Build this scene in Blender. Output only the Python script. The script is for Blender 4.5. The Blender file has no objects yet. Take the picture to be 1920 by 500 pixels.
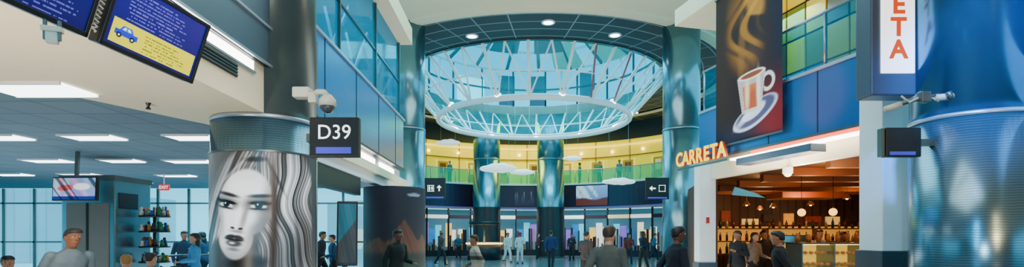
import bpy, bmesh, math, random
import numpy as np
from mathutils import Vector, Matrix
random.seed(7)
S=bpy.context.scene
COL=S.collection
# ------------------------------------------------------------------ helpers
def c(r,g,b):
    f=lambda v:(v/255/12.92 if v/255<=.04045 else ((v/255+.055)/1.055)**2.4)
    return (f(r),f(g),f(b))
def P(px,py,d): return Vector(((px-960)/1000*d, d, 1.6+(440-py)/1000*d))
MATS={}
def M(name,col,rough=.5,metal=0.,emit=0.,ecol=None,var=.1,scale=5.,bump=0.):
    if name in MATS: return MATS[name]
    m=bpy.data.materials.new(name); m.use_nodes=True; nt=m.node_tree; N=nt.nodes; L=nt.links
    b=N['Principled BSDF']; b.inputs['Roughness'].default_value=rough; b.inputs['Metallic'].default_value=metal
    tc=N.new('ShaderNodeTexCoord'); no=N.new('ShaderNodeTexNoise'); no.inputs['Scale'].default_value=scale
    L.new(tc.outputs['Object'],no.inputs['Vector'])
    mx=N.new('ShaderNodeMix'); mx.data_type='RGBA'
    mx.inputs[6].default_value=(*[v*(1-var) for v in col],1); mx.inputs[7].default_value=(*[min(1,v*(1+var)) for v in col],1)
    L.new(no.outputs['Fac'],mx.inputs[0]); L.new(mx.outputs[2],b.inputs['Base Color'])
    if emit>0:
        b.inputs['Emission Color'].default_value=(*(ecol or col),1); b.inputs['Emission Strength'].default_value=emit
    if bump>0:
        bp=N.new('ShaderNodeBump'); bp.inputs['Strength'].default_value=bump; L.new(no.outputs['Fac'],bp.inputs['Height']); L.new(bp.outputs['Normal'],b.inputs['Normal'])
    MATS[name]=m; return m
def G(name,tint,fac=.3,body=None,emit=0.,rough=.05):
    if name in MATS: return MATS[name]
    m=bpy.data.materials.new(name); m.use_nodes=True; nt=m.node_tree; N=nt.nodes; L=nt.links
    b=N['Principled BSDF']; b.inputs['Base Color'].default_value=(*(body or tint),1); b.inputs['Roughness'].default_value=rough
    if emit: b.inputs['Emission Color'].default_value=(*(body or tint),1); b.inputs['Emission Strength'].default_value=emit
    t=N.new('ShaderNodeBsdfTransparent'); t.inputs[0].default_value=(*tint,1)
    mx=N.new('ShaderNodeMixShader')
    tc=N.new('ShaderNodeTexCoord'); no=N.new('ShaderNodeTexNoise'); no.inputs['Scale'].default_value=.7
    mr=N.new('ShaderNodeMapRange'); mr.inputs[3].default_value=max(0,fac-.12); mr.inputs[4].default_value=min(1,fac+.12)
    L.new(tc.outputs['Object'],no.inputs['Vector']); L.new(no.outputs['Fac'],mr.inputs[0]); L.new(mr.outputs[0],mx.inputs[0])
    L.new(t.outputs[0],mx.inputs[1]); L.new(b.outputs[0],mx.inputs[2]); L.new(mx.outputs[0],N['Material Output'].inputs[0])
    MATS[name]=m; return m
def BR(name,c1,c2,cm,w,h,mort=.01,rough=.5,emit=0.,offset=0.,metal=0.,polar=False,axes='xy',scale=1.,freq=2):
    if name in MATS: return MATS[name]
    m=bpy.data.materials.new(name); m.use_nodes=True; nt=m.node_tree; N=nt.nodes; L=nt.links
    b=N['Principled BSDF']; b.inputs['Roughness'].default_value=rough; b.inputs['Metallic'].default_value=metal
    tc=N.new('ShaderNodeTexCoord'); br=N.new('ShaderNodeTexBrick')
    br.offset=offset; br.offset_frequency=freq; br.inputs['Color1'].default_value=(*c1,1); br.inputs['Color2'].default_value=(*c2,1); br.inputs['Mortar'].default_value=(*cm,1)
    br.inputs['Scale'].default_value=scale; br.inputs['Mortar Size'].default_value=mort; br.inputs['Brick Width'].default_value=w; br.inputs['Row Height'].default_value=h
    if polar or axes!='xy':
        sp=N.new('ShaderNodeSeparateXYZ'); L.new(tc.outputs['Object'],sp.inputs[0]); cb=N.new('ShaderNodeCombineXYZ')
        if polar:
            at=N.new('ShaderNodeMath'); at.operation='ARCTAN2'; L.new(sp.outputs[0],at.inputs[0]); L.new(sp.outputs[1],at.inputs[1])
            ml=N.new('ShaderNodeMath'); ml.operation='MULTIPLY'; ml.inputs[1].default_value=10; L.new(at.outputs[0],ml.inputs[0])
            L.new(ml.outputs[0],cb.inputs[0])
            if polar=='z': L.new(sp.outputs[2],cb.inputs[1])
            else:
                cb2=N.new('ShaderNodeCombineXYZ'); L.new(sp.outputs[0],cb2.inputs[0]); L.new(sp.outputs[1],cb2.inputs[1])
                ln=N.new('ShaderNodeVectorMath'); ln.operation='LENGTH'; L.new(cb2.outputs[0],ln.inputs[0]); L.new(ln.outputs['Value'],cb.inputs[1])
        else:
            i={'x':0,'y':1,'z':2}; L.new(sp.outputs[i[axes[0]]],cb.inputs[0]); L.new(sp.outputs[i[axes[1]]],cb.inputs[1])
        L.new(cb.outputs[0],br.inputs['Vector'])
    else: L.new(tc.outputs['Object'],br.inputs['Vector'])
    L.new(br.outputs['Color'],b.inputs['Base Color'])
    if emit: L.new(br.outputs['Color'],b.inputs['Emission Color']); b.inputs['Emission Strength'].default_value=emit
    MATS[name]=m; return m
def meta(o,label=None,cat=None,kind=None,group=None):
    if label: o['label']=label
    if cat: o['category']=cat
    if kind: o['kind']=kind
    if group: o['group']=group
    return o
def attach(o,parent):
    if parent is not None:
        o.parent=parent; o.matrix_parent_inverse=Matrix.Translation(-parent.location)
def mk(name,vs,fs,mat,parent=None,label=None,cat=None,kind=None,group=None,smooth=False,origin=None):
    me=bpy.data.meshes.new(name)
    if origin is not None:
        o0=Vector(origin); vs=[Vector(v)-o0 for v in vs]
    me.from_pydata([tuple(v) for v in vs],[],fs); me.update()
    bm=bmesh.new(); bm.from_mesh(me); bmesh.ops.recalc_face_normals(bm,faces=bm.faces); bm.to_mesh(me); bm.free()
    if smooth:
        for p in me.polygons: p.use_smooth=True
    o=bpy.data.objects.new(name,me); COL.objects.link(o)
    if origin is not None: o.location=origin
    if mat: me.materials.append(mat)
    attach(o,parent); meta(o,label,cat,kind,group); return o
def thing(name,label,cat,loc=(0,0,0),group=None):
    o=bpy.data.objects.new(name,None); o.location=loc; o.empty_display_size=.2; COL.objects.link(o)
    return meta(o,label,cat,None,group)
BF=[(0,1,2,3),(7,6,5,4),(0,4,5,1),(1,5,6,2),(2,6,7,3),(3,7,4,0)]
def box(name,x0,x1,y0,y1,z0,z1,mat,parent=None,bev=0,**k):
    vs=[(x0,y0,z0),(x1,y0,z0),(x1,y1,z0),(x0,y1,z0),(x0,y0,z1),(x1,y0,z1),(x1,y1,z1),(x0,y1,z1)]
    if parent is None: k.setdefault('origin',((x0+x1)/2,(y0+y1)/2,z0))
    o=mk(name,vs,BF,mat,parent,**k)
    if bev: 
        b=o.modifiers.new('b','BEVEL'); b.width=bev; b.segments=2
    return o
def FR(o,u,v):
    u=Vector(u).normalized(); v=Vector(v); v=(v-u*v.dot(u)).normalized(); n=u.cross(v)
    m=Matrix((( u.x,v.x,n.x,o[0]),(u.y,v.y,n.y,o[1]),(u.z,v.z,n.z,o[2]),(0,0,0,1))); return m
def boxf(name,F,u0,u1,v0,v1,n0,n1,mat,parent=None,bev=0,**k):
    vs=[F@Vector(p) for p in [(u0,v0,n0),(u1,v0,n0),(u1,v1,n0),(u0,v1,n0),(u0,v0,n1),(u1,v0,n1),(u1,v1,n1),(u0,v1,n1)]]
    if parent is None: k.setdefault('origin',tuple(F@Vector(((u0+u1)/2,v0,(n0+n1)/2))))
    o=mk(name,vs,BF,mat,parent,**k)
    if bev:
        b=o.modifiers.new('b','BEVEL'); b.width=bev; b.segments=2
    return o
def polyf(name,F,pts,n0,n1,mat,parent=None,**k):
    a=[F@Vector((p[0],p[1],n0)) for p in pts]; b=[F@Vector((p[0],p[1],n1)) for p in pts]; n=len(pts)
    fs=[tuple(range(n)),tuple(range(2*n-1,n-1,-1))]+[(i,(i+1)%n,n+(i+1)%n,n+i) for i in range(n)]
    return mk(name,a+b,fs,mat,parent,**k)
def lathe(name,cx,cy,prof,mat,parent=None,seg=48,a0=0,a1=2*math.pi,**k):
    full=abs(a1-a0-2*math.pi)<1e-6; n=seg if full else seg+1; vs=[];fs=[]
    for r,z in prof:
        for i in range(n):
            a=a0+(a1-a0)*i/seg; vs.append((cx+r*math.sin(a),cy+r*math.cos(a),z))
    for j in range(len(prof)-1):
        for i in range(seg):
            i2=(i+1)%n; fs.append((j*n+i,j*n+i2,(j+1)*n+i2,(j+1)*n+i))
    k.setdefault('smooth',False)
    if parent is None: k.setdefault('origin',(cx,cy,min(p[1] for p in prof)))
    return mk(name,vs,fs,mat,parent,**k)
def cyl(name,cx,cy,r,z0,z1,mat,parent=None,seg=48,**k):
    o=lathe(name,cx,cy,[(0.001,z0),(r,z0),(r,z1),(0.001,z1)],mat,parent,seg,**k)
    for p in o.data.polygons:
        if abs(p.normal.z)<.5: p.use_smooth=True
    return o
def tubev(pts,r,seg=8):
    vs=[];fs=[];n=len(pts); pts=[Vector(p) for p in pts]
    for i,p in enumerate(pts):
        t=(pts[min(i+1,n-1)]-pts[max(i-1,0)]).normalized(); a=Vector((0,0,1)) if abs(t.z)<.9 else Vector((1,0,0))
        u=t.cross(a).normalized(); w=t.cross(u)
        for j in range(seg):
            q=2*math.pi*j/seg; vs.append(p+(u*math.cos(q)+w*math.sin(q))*r)
    for i in range(n-1):
        for j in range(seg): fs.append((i*seg+j,i*seg+(j+1)%seg,(i+1)*seg+(j+1)%seg,(i+1)*seg+j))
    fs.append(tuple(range(seg))); fs.append(tuple(range((n-1)*seg,n*seg)))
    return vs,fs
def tube(name,pts,r,mat,parent=None,seg=8,**k):
    vs,fs=tubev(pts,r,seg); k.setdefault('smooth',True); 
    if parent is None: k.setdefault('origin',tuple(pts[0]))
    return mk(name,vs,fs,mat,parent,**k)
def ball(name,ctr,rad,mat,parent=None,seg=16,**k):
    if isinstance(rad,(int,float)): rad=(rad,)*3
    vs=[];fs=[];R=seg//2
    for j in range(R+1):
        t=math.pi*j/R
        for i in range(seg):
            q=2*math.pi*i/seg; s=max(math.sin(t),.01); vs.append((ctr[0]+rad[0]*s*math.cos(q),ctr[1]+rad[1]*s*math.sin(q),ctr[2]+rad[2]*math.cos(t)))
    for j in range(R):
        for i in range(seg): fs.append((j*seg+i,j*seg+(i+1)%seg,(j+1)*seg+(i+1)%seg,(j+1)*seg+i))
    k.setdefault('smooth',True)
    if parent is None: k.setdefault('origin',tuple(ctr))
    return mk(name,vs,fs,mat,parent,**k)
def text(name,s,F,size,mat,parent=None,ext=.004,off=0.,align='CENTER',sx=1.,**k):
    cu=bpy.data.curves.new(name,'FONT'); cu.body=s; cu.size=size; cu.extrude=ext; cu.offset=off; cu.align_x=align; cu.align_y='CENTER'; cu.resolution_u=4
    t=bpy.data.objects.new('t',cu); COL.objects.link(t)
    dg=bpy.context.evaluated_depsgraph_get(); me=bpy.data.meshes.new_from_object(t.evaluated_get(dg)); bpy.data.objects.remove(t)
    me.transform(F@Matrix.Diagonal((sx,1,1,1))); me.materials.clear(); me.materials.append(mat); me.name=name
    o=bpy.data.objects.new(name,me); COL.objects.link(o); attach(o,parent); meta(o,k.get('label'),k.get('cat')); return o
def attrmat(name,emit=0.,rough=.4):
    if name in MATS: return MATS[name]
    m=bpy.data.materials.new(name); m.use_nodes=True; N=m.node_tree.nodes; L=m.node_tree.links; b=N['Principled BSDF']
    a=N.new('ShaderNodeAttribute'); a.attribute_name='Paint'; L.new(a.outputs['Color'],b.inputs['Base Color']); b.inputs['Roughness'].default_value=rough
    if emit: L.new(a.outputs['Color'],b.inputs['Emission Color']); b.inputs['Emission Strength'].default_value=emit
    MATS[name]=m; return m
def paint(name,surf,nx,ny,colfn,mat,parent=None,**k):
    U,V=np.meshgrid(np.linspace(0,1,nx),np.linspace(0,1,ny)); U=U.ravel();V=V.ravel()
    X,Y,Z=surf(U,V); C=np.clip(colfn(U,V),0,1)
    C=np.where(C<=.04045,C/12.92,((C+.055)/1.055)**2.4)
    fs=[(j*nx+i,j*nx+i+1,(j+1)*nx+i+1,(j+1)*nx+i) for j in range(ny-1) for i in range(nx-1)]
    o=mk(name,list(zip(X,Y,Z)),fs,mat,parent,smooth=True,**k)
    at=o.data.color_attributes.new('Paint','FLOAT_COLOR','POINT'); A=np.ones((len(U),4),dtype=np.float32); A[:,:3]=C; at.data.foreach_set('color',A.ravel())
    return o
def sst(a,b,x): t=np.clip((x-a)/(b-a+1e-9),0,1); return t*t*(3-2*t)
def el(X,Y,cx,cy,rx,ry,ang=0,soft=.25):
    ca,sa=math.cos(math.radians(ang)),math.sin(math.radians(ang)); dx=X-cx;dy=Y-cy
    r=np.sqrt(((dx*ca+dy*sa)/rx)**2+((-dx*sa+dy*ca)/ry)**2); return 1-sst(1-soft,1+soft,r)
rng=np.random.RandomState(3); TAB=[rng.rand(2048) for _ in range(4)]
def n1(x,k=0):
    x=x+700; i=np.floor(x).astype(int)%2040; f=x-np.floor(x); f=f*f*(3-2*f); T=TAB[k]; return T[i]*(1-f)+T[i+1]*f
def area(name,loc,size,power,col,rot=(0,0,0),sy=None):
    l=bpy.data.lights.new(name,'AREA'); l.energy=power; l.color=col; l.size=size
    if sy: l.shape='RECTANGLE'; l.size_y=sy
    o=bpy.data.objects.new(name,l); o.location=loc; o.rotation_euler=rot; COL.objects.link(o); return o
def point(name,loc,power,col,r=.15):
    l=bpy.data.lights.new(name,'POINT'); l.energy=power; l.color=col; l.shadow_soft_size=r
    o=bpy.data.objects.new(name,l); o.location=loc; COL.objects.link(o); return o
def spot(name,loc,tgt,power,col,ang=50):
    l=bpy.data.lights.new(name,'SPOT'); l.energy=power; l.color=col; l.spot_size=math.radians(ang); l.spot_blend=.7; l.shadow_soft_size=.2
    o=bpy.data.objects.new(name,l); o.location=loc; o.rotation_euler=(Vector(tgt)-Vector(loc)).to_track_quat('-Z','Y').to_euler(); COL.objects.link(o); return o
# ------------------------------------------------------------------ camera
cam=bpy.data.cameras.new('cam'); cam.lens=18.75; cam.sensor_width=36; cam.shift_y=190/1920; cam.clip_end=300
co=bpy.data.objects.new('camera',cam); co.location=(0,0,1.6); co.rotation_euler=(math.pi/2,0,0); COL.objects.link(co); S.camera=co
w=bpy.data.worlds.new('w'); S.world=w; w.use_nodes=True; N=w.node_tree.nodes
N['Background'].inputs[0].default_value=(.15,.72,.95,1); N['Background'].inputs[1].default_value=2.3
# ------------------------------------------------------------------ materials
cream=M('cream_paint',c(245,228,192),.6,var=.04); white=M('white_paint',c(235,240,242),.5,var=.04)
tilec=BR('ceiling_tile',c(112,134,146),c(104,127,140),c(72,92,104),.6,.6,.01,.8)
steel=M('brushed_steel',c(112,158,172),.24,.8,var=.15,scale=3)
dsteel=M('dark_steel',c(98,108,104),.3,.7,var=.15,scale=2)
panel=M('blue_grey_panel',c(44,104,160),.25,.45,var=.15,scale=.8)
gpanel=M('grey_panel',c(84,100,114),.35,.45,var=.15,scale=.8)
trim=M('metal_trim',c(170,182,190),.3,.7); black=M('black_plastic',c(10,11,14),.4,var=.2); dark=M('dark_frame',c(14,18,28),.4,var=.2)
glow=M('lamp_white',(1,1,1),.5,emit=10,ecol=(1,.97,.9)); wglow=M('lamp_warm',(1,.8,.4),.5,emit=7,ecol=(1,.6,.18))
teal=G('teal_glass',c(60,210,235),.4,c(10,140,170),emit=.22); tealc=G('cone_glass',c(120,238,250),.2,c(10,200,220),emit=.45)  # both glasses also emit, a glow put into their colour
clear=G('clear_glass',c(225,250,255),.1,c(120,210,220)); skyg=G('skylight_glass',c(120,232,248),.16,c(20,170,200),emit=.3)  # skylight panes emit cyan, sky brightness put into the glass
caseg=G('case_glass',c(250,250,245),.05,c(200,200,190))
whitem=M('white_metal',c(235,248,250),.35,.05,emit=.12); wt=M('white_letter',(1,1,1),.5,emit=1.3)
blueb=M('blue_bar',c(60,56,190),.4,emit=.5)
# ------------------------------------------------------------------ floor and enclosure behind the viewer
floorm=BR('terrazzo',c(120,132,142),c(98,112,124),c(70,76,82),1.2,1.2,.01,.14)
box('floor',-24,24,-9,62,-.2,0,floorm,kind='structure',label='polished grey terrazzo floor tiles')
box('wall_front',-22,12,-8.4,-8,0,10,M('far_concourse',c(44,56,66),.6),kind='structure')
box('ceiling',-3.05,5.6,-8,12,9.7,9.9,cream,kind='structure',label='cream concourse ceiling')
# ------------------------------------------------------------------ left side low ceiling
def plate(name,pts,z0,z1,mat,**k):
    n=len(pts); vs=[(p[0],p[1],z0) for p in pts]+[(p[0],p[1],z1) for p in pts]
    return mk(name,vs,[tuple(range(n)),tuple(range(2*n-1,n-1,-1))]+[(i,(i+1)%n,n+(i+1)%n,n+i) for i in range(n)],mat,**k)
bd=[(-8.3,-8),(-6.4,2),(-5,5.2),(-4.12,7.3),(-3.95,9),(-3.9,17.2)]
XB=-3.05
plate('ceiling',[(XB,-8),(XB,7.1),(-3.3,7.4),(-3.3,17.2)]+bd[::-1],3.1,3.3,cream,kind='structure',label='smooth cream plaster soffit')
plate('ceiling',[(-22,-8),(-22,17.2)]+bd[::-1],3.1,3.3,tilec,kind='structure',label='suspended blue-grey tile ceiling')
box('wall_left',XB-.2,XB,-8,7.1,3.3,3.66,cream,kind='structure')
box('wall_left',XB-.2,XB+.06,-8,7.1,3.66,9.7,gpanel,kind='structure')
for z in (3.66,4.12,5.0,6.0): box('trim_1',XB+.04,XB+.09,-8,7.05,z,z+.03,trim,kind='structure')
t=thing('linear_light_fixture','long white recessed strip light under the grey wall panel','light',(XB+.02,5.5,3.5))
box('diffuser',XB,XB+.025,4.3,6.25,3.53,3.635,glow,t); box('housing',XB,XB+.03,4.25,6.3,3.50,3.525,trim,t)
t=thing('air_vent','dark slotted air grille set in cream bulkhead','vent',(XB+.02,5.4,3.3))
box('frame',XB,XB+.015,5.0,5.9,3.34,3.485,dark,t)
for i in range(4): box('louver',XB,XB+.035,5.02,5.88,3.35+i*.035,3.362+i*.035,dsteel,t)
gl=M('panel_diffuser',(1,1,1),.5,emit=6,ecol=(.9,.97,1))
for px,py,w_ in [(70,166,.85),(175,256,.74),(362,256,.66),(-2,256,.74),(88,300,.76),(228,300,.68),(356,301,.86),(-60,300,.76),(150,326,.8),(330,328,.8),(20,326,.8),(250,341,.8)]:
    d=1500/(440-py); x=(px-960)/1000*d; hd=.24 if py<200 else .2
    t=thing('ceiling_light_panel','rectangular white fluorescent panel in tile ceiling','light',(x,d,3.1),group='fluorescent panels in the low ceiling')
    box('diffuser',x-w_/2,x+w_/2,d-hd,d+hd,3.075,3.095,gl,t); 
    for q in (-1,1): box('frame',x-w_/2-.02,x+w_/2+.02,d+q*(hd+.01)-.012,d+q*(hd+.01)+.012,3.07,3.1,white,t)
lathe('sprinkler',P(278,193,6.07).x,6.07,[(.001,3.03),(.03,3.03),(.012,3.06),(.03,3.1)],black,seg=12,label='small dark ceiling sprinkler head',cat='sprinkler')
# ------------------------------------------------------------------ columns
def column(x,y,r,z1,m_up,m_low,zs,label):
    t=thing('column',label,'column',(x,y,0))
    cyl('lower_shaft',x,y,r,0,zs,m_low,t,64); cyl('upper_shaft',x,y,r-.012,zs+.02,z1,m_up,t,64)
    cyl('joint_band',x,y,r+.008,zs-.015,zs+.035,trim,t,64)
    cyl('base_ring',x,y,r+.02,0,.15,dsteel,t,48); return t
mo=bpy.data.materials.new('perforated_steel'); mo.use_nodes=True; nt=mo.node_tree
b=nt.nodes['Principled BSDF']; b.inputs['Metallic'].default_value=.8; b.inputs['Roughness'].default_value=.24
wv=nt.nodes.new('ShaderNodeTexWave'); wv.bands_direction='Z'; wv.inputs['Scale'].default_value=11; wv.inputs['Distortion'].default_value=3.5; wv.inputs['Detail Scale'].default_value=.4
tcn=nt.nodes.new('ShaderNodeTexCoord'); nt.links.new(tcn.outputs['Object'],wv.inputs['Vector'])
rp=nt.nodes.new('ShaderNodeValToRGB'); rp.color_ramp.elements[0].color=(*c(84,120,140),1); rp.color_ramp.elements[1].color=(*c(108,146,164),1)
nt.links.new(wv.outputs['Fac'],rp.inputs[0]); nt.links.new(rp.outputs[0],b.inputs['Base Color'])
column(-3.3,7.14,.65,9.5,dsteel,mo,3.06,'large round steel column carrying a portrait poster')
column(5.53,6.4,.63,9.5,M('blue_steel',c(64,118,150),.22,.85,var=.12),mo,2.95,'large round steel column with perforated lower cladding')
column(-4.26,21.5,.76,10,steel,steel,5.8,'tall steel-clad column beside the glazed balcony')
column(6.83,21.5,.74,10,steel,steel,5.8,'tall steel-clad column at the rotunda edge')
column(-1.8,37.9,.96,10,steel,steel,6.9,'round steel column in front of the curved mezzanine')
column(2.74,37.9,.96,10,steel,steel,6.9,'round steel column in front of the curved mezzanine')
# --- portrait poster
T0=.433
def portrait(U,V):
    th=T0-1.60+U*(1.60+1.22); X0=496+91*np.sin(th-T0); Y0=283+(1-V)*342
    a_=math.radians(-9); ca,sa=math.cos(a_),math.sin(a_); X1=461+(X0-462)*.98; Y1=385+(Y0-388)*.92
    X=462+(X1-462)*ca-(Y1-385)*sa; Y=385+(X1-462)*sa+(Y1-385)*ca
    sR=X-.22*(Y-300)+10*np.sin((Y-300)/38.)+4*np.sin(Y/17.+X/30.)
    sL=X+.18*(Y-300)+6*np.sin((Y-280)/45.)
    s=np.where(X>468,sR,sL)
    st=.22*n1(s/8.5)+.33*n1(s/3.0,1)+.45*n1(s/1.25,2); st=np.clip((st-.2)/.55,0,1)
    vol=.78+.22*np.sin((Y-300)/42.+X/40.)
    g=.30+.12*sst(430,405,X)
    def over(g,val,m): return g*(1-m)+val*m
    hair=np.maximum(el(X,Y,478,338,64,58,0,.1),el(X,Y,538,430,44,150,-10,.12)); hair=np.maximum(hair,el(X,Y,428,372,22,84,12,.15)); hair=np.maximum(hair,el(X,Y,520,350,46,95,-10,.1)); hair=np.maximum(hair,el(X,Y,556,540,60,120,0,.15))
    g=over(g,np.clip(.16+.84*(st*vol)**.95,0,.97),hair)
    g=over(g,.05,el(X,Y,510,400,6,76,-9,.95)*.75); g=over(g,.12,el(X,Y,560,455,4,60,-14,.9)*.5); g=over(g,.06,el(X,Y,498,318,2.5,34,-35,.8)*.55)
    g=over(g,.06,el(X,Y,466,300,16,4,-12,.7)*.8)
    g=over(g,.34,el(X,Y,482,482,25,40,-8,.15)); g=over(g,.85,el(X,Y,505,535,78,50,0,.1)); g=over(g,.08,el(X,Y,479,471,26,10,-12,.7)*.9)
    g=over(g,.02,el(X,Y,478,489,27,3.0,-12,.3))
    face=np.maximum(el(X,Y,463,374,41,56,-3,.06),el(X,Y,457,428,26,41,-6,.08))
    shade=.96-.45*sst(474,504,X+.1*(Y-380))-.2*sst(438,420,X)-.24*sst(436,466,Y)-.08*sst(350,322,Y)
    g=over(g,shade,face)
    g=over(g,.48,el(X,Y,487,410,10,30,16,.95)*.65); g=over(g,.55,el(X,Y,430,412,6,24,-10,.95)*.55); g=over(g,.98,el(X,Y,475,398,8,8,0,.9)*.5)
    for ex,ey,q,a in ((435,380,.86,6),(483,375,1.04,-8)):
        g=over(g,.16,el(X,Y,ex,ey-3,19*q,9.5*q,a,.9)*.8); g=over(g,.88,el(X,Y,ex,ey+1,11.5*q,4.4*q,a,.2))
        g=over(g,.2,el(X,Y,ex,ey,5.6*q,5.4*q,0,.2)); g=over(g,.01,el(X,Y,ex,ey,3.2*q,3.2*q,0,.2)); g=over(g,.01,el(X,Y,ex+1,ey-4.2,15*q,3.1*q,a,.4)); g=over(g,.06,el(X,Y,ex,ey+5.4,12*q,1.7*q,a,.6)*.85)
        g=over(g,1,el(X,Y,ex-2,ey-1.8,1.2,1.2,0,.2)); g=over(g,.02,el(X,Y,ex+(14*q if ex>450 else -13*q),ey-6,5,1.8,-28 if ex>450 else 28,.5)*.9)
        g=over(g,.10,el(X,Y,ex+1,ey-16.5,17*q,3,a*1.4,.7)*.9)
    g=over(g,.42,el(X,Y,465,395,4,24,5,.9)*.6); g=over(g,1,el(X,Y,455,398,3.2,20,3,.7)*.75)
    g=over(g,.08,el(X,Y,450,417,3.2,1.8,8,.5)*.85); g=over(g,.08,el(X,Y,462,417,3.6,1.8,-10,.5)*.9); g=over(g,.36,el(X,Y,457,422,9,2.4,0,.9)*.6)
    g=over(g,.22,el(X,Y,449,432.5,8,4.2,-14,.4)); g=over(g,.22,el(X,Y,462,432.5,8,4.2,12,.4)); g=over(g,.34,el(X,Y,456,441.5,12,6.2,0,.4)); g=over(g,.02,el(X,Y,456,436.3,14,1.1,0,.5)); g=over(g,.85,el(X,Y,453,442,4.5,1.8,0,.6)); g=over(g,.32,el(X,Y,457,452,8,2.6,0,.9)*.65)
    g=over(g,.75,el(X,Y,423,345,2.4,46,14,.5)*.7); g=over(g,.12,el(X,Y,502,352,3.2,58,-10,.8)*.75); g=over(g,.75,el(X,Y,438,322,2.2,30,34,.6)*.6)
    g=over(g,.3,sst(570,575,X0)); g=g**1.25
    return np.stack([g,g,g*1.02],1)
def surf1(U,V):
    th=T0-1.60+U*(1.60+1.22); return -3.3+.662*np.sin(th),7.14-.662*np.cos(th),.3+V*2.32
t=thing('portrait_poster','black-and-white portrait of a long-haired woman wrapped round steel column','poster',(-3.3,6.49,.3))
paint('print',surf1,380,380,portrait,attrmat('poster_print',.42,.35),t)  # print emits a little, extra brightness put into the material
lathe('edge_strip',-3.3,7.14,[(.665,.28),(.672,.28),(.672,2.64),(.665,2.64)],trim,t,4,a0=math.pi-T0-1.26,a1=math.pi-T0-1.2)
lathe('top_rim',-3.3,7.14,[(.655,2.62),(.675,2.62),(.675,2.645),(.655,2.645)],dsteel,t,48,a0=math.pi-T0-1.25,a1=math.pi-T0+1.6)
# ------------------------------------------------------------------ left bay 2
box('wall_left',-3.65,-3.3,7.5,16.2,3.6,5.05,panel,kind='structure',label='blue-grey metal balcony parapet')
for y in (9.4,11.3,13.2,15.1): box('trim_2',-3.31,-3.292,y,y+.02,3.6,5.05,dark,kind='structure')
box('trim_2',-3.66,-3.26,7.5,16.25,5.05,5.11,trim,kind='structure'); box('trim_2',-3.66,-3.26,7.5,16.25,3.55,3.6,dark,kind='structure')
box('wall_left',-3.65,-3.42,7.6,16.2,2.9,3.55,white,kind='structure',label='white lit bulkhead under parapet')
for y in (9.6,11.6,13.7):
    box('linear_light_fixture',-3.42,-3.36,y,y+1.5,3.34,3.46,glow,label='white strip light on the bulkhead below the parapet',cat='light',group='strip lights under balcony parapet')
box('sign_header',-3.62,-3.46,7.8,12.2,2.5,2.9,dark,label='long dark header panel over the gate entrance',cat='sign',bev=.01)
t=thing('balcony_glazing','teal-tinted glass wall with thin steel mullions on the parapet','glass wall',(-3.4,11,5.1))
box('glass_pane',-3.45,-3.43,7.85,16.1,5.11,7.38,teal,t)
for y in (7.85,10.5,13.3,16.05): box('mullion',-3.48,-3.38,y,y+.05,5.11,7.38,dsteel,t)
box('transom',-3.47,-3.4,7.85,16.1,6.2,6.24,dsteel,t)
for i in range(5): 
    y=7.9+i*1.7; tube('brace',[(-4.0,y,5.2),(-4.0,y+1.9,7.3)],.05,whitem,t,6); tube('brace',[(-4.6,y+1.9,5.2),(-4.6,y,7.3)],.035,whitem,t,6)
box('ceiling',-9,-3.05,7.2,16.3,7.4,7.9,cream,kind='structure',label='cream ceiling beam above glazing')
box('wall_left',-9.2,-9,7,20,3.3,7.4,BR('upper_wall',c(40,180,205),c(200,240,242),c(8,50,70),1.6,.9,.08,.5,emit=.8,offset=.4,axes='yz'),kind='structure')
box('sign_mount_box',-3.3,-2.98,7.95,8.2,3.42,4.58,M('taupe_box',c(100,102,98),.5),label='tall grey metal box on the parapet beside column',cat='box',bev=.015)
# ad drum
t=thing('advertising_drum','dark cylindrical advertising stand printed with a mountain scene','advertising stand',(-3.08,14,0))
cyl('core',-3.08,14,.78,0,2.82,dark,t,64)
def mount(U,V):
    base=np.stack([.06+.03*V,.06+.02*V,.11+.03*V],1)
    h=.50+.16*np.exp(-((U-.62)/.10)**2)+.03*np.sin(U*23+1)+.05*n1(U*30)
    m=(sst(0,.02,h-V))[:,None]; k=.10*n1(U*60+V*30,1); col=np.stack([.30-.18*np.abs(U-.62)+k,.17+k*.6+0*V,.13+0*V],1)
    out=base*(1-m)+col*m; m=sst(.42,.34,V)[:,None]; out=out*(1-m)+np.array([[.06,.09,.09]])*m
    g=(el(U,V,.6,.2,.28,.16,0,.5)*.6)[:,None]; out=out*(1-g)+np.array([[.04,.24,.16]])*g
    k=el(U,V,.72,.93,.09,.015,0,.2)[:,None]; return out*(1-k)+np.array([[.5,.55,.6]])*k
def sd(U,V): th=.217-1.5+U*3; return -3.08+.795*np.sin(th),14-.795*np.cos(th),.1+V*2.7
paint('print',sd,90,90,mount,attrmat('print_matte',.1,.6),t)
F=FR(P(648,492,9.4),(1,.25,0),(-.25,.15,1)); t=thing('tilted_display','dark leaning display board with blue-green picture on a stand','display board',(F.translation.x,F.translation.y,0))
boxf('frame',F,-.16,.2,-.05,1.12,-.05,0,black,t,.01)
def td(U,V): m=sst(.0,.05,V-.3-.4*U)[:,None]; return np.array([[.1,.42,.5]])*m+np.array([[.22,.24,.26]])*(1-m)+.1*n1(U*12+V*9)[:,None]
def sf(U,V):
    p=np.stack([-.13+U*.3,.0+V*1.07,.004+0*U,1+0*U],1); q=p@np.array(F).T; return q[:,0],q[:,1],q[:,2]
paint('picture',sf,20,40,td,attrmat('print_matte'),t); tube('stand_leg',[F@Vector((.0,-.04,-.03)),(F.translation.x,F.translation.y+.1,0)],.03,dsteel,t); cyl('stand_base',F.translation.x,F.translation.y+.1,.22,0,.03,dsteel,t,20)
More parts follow.
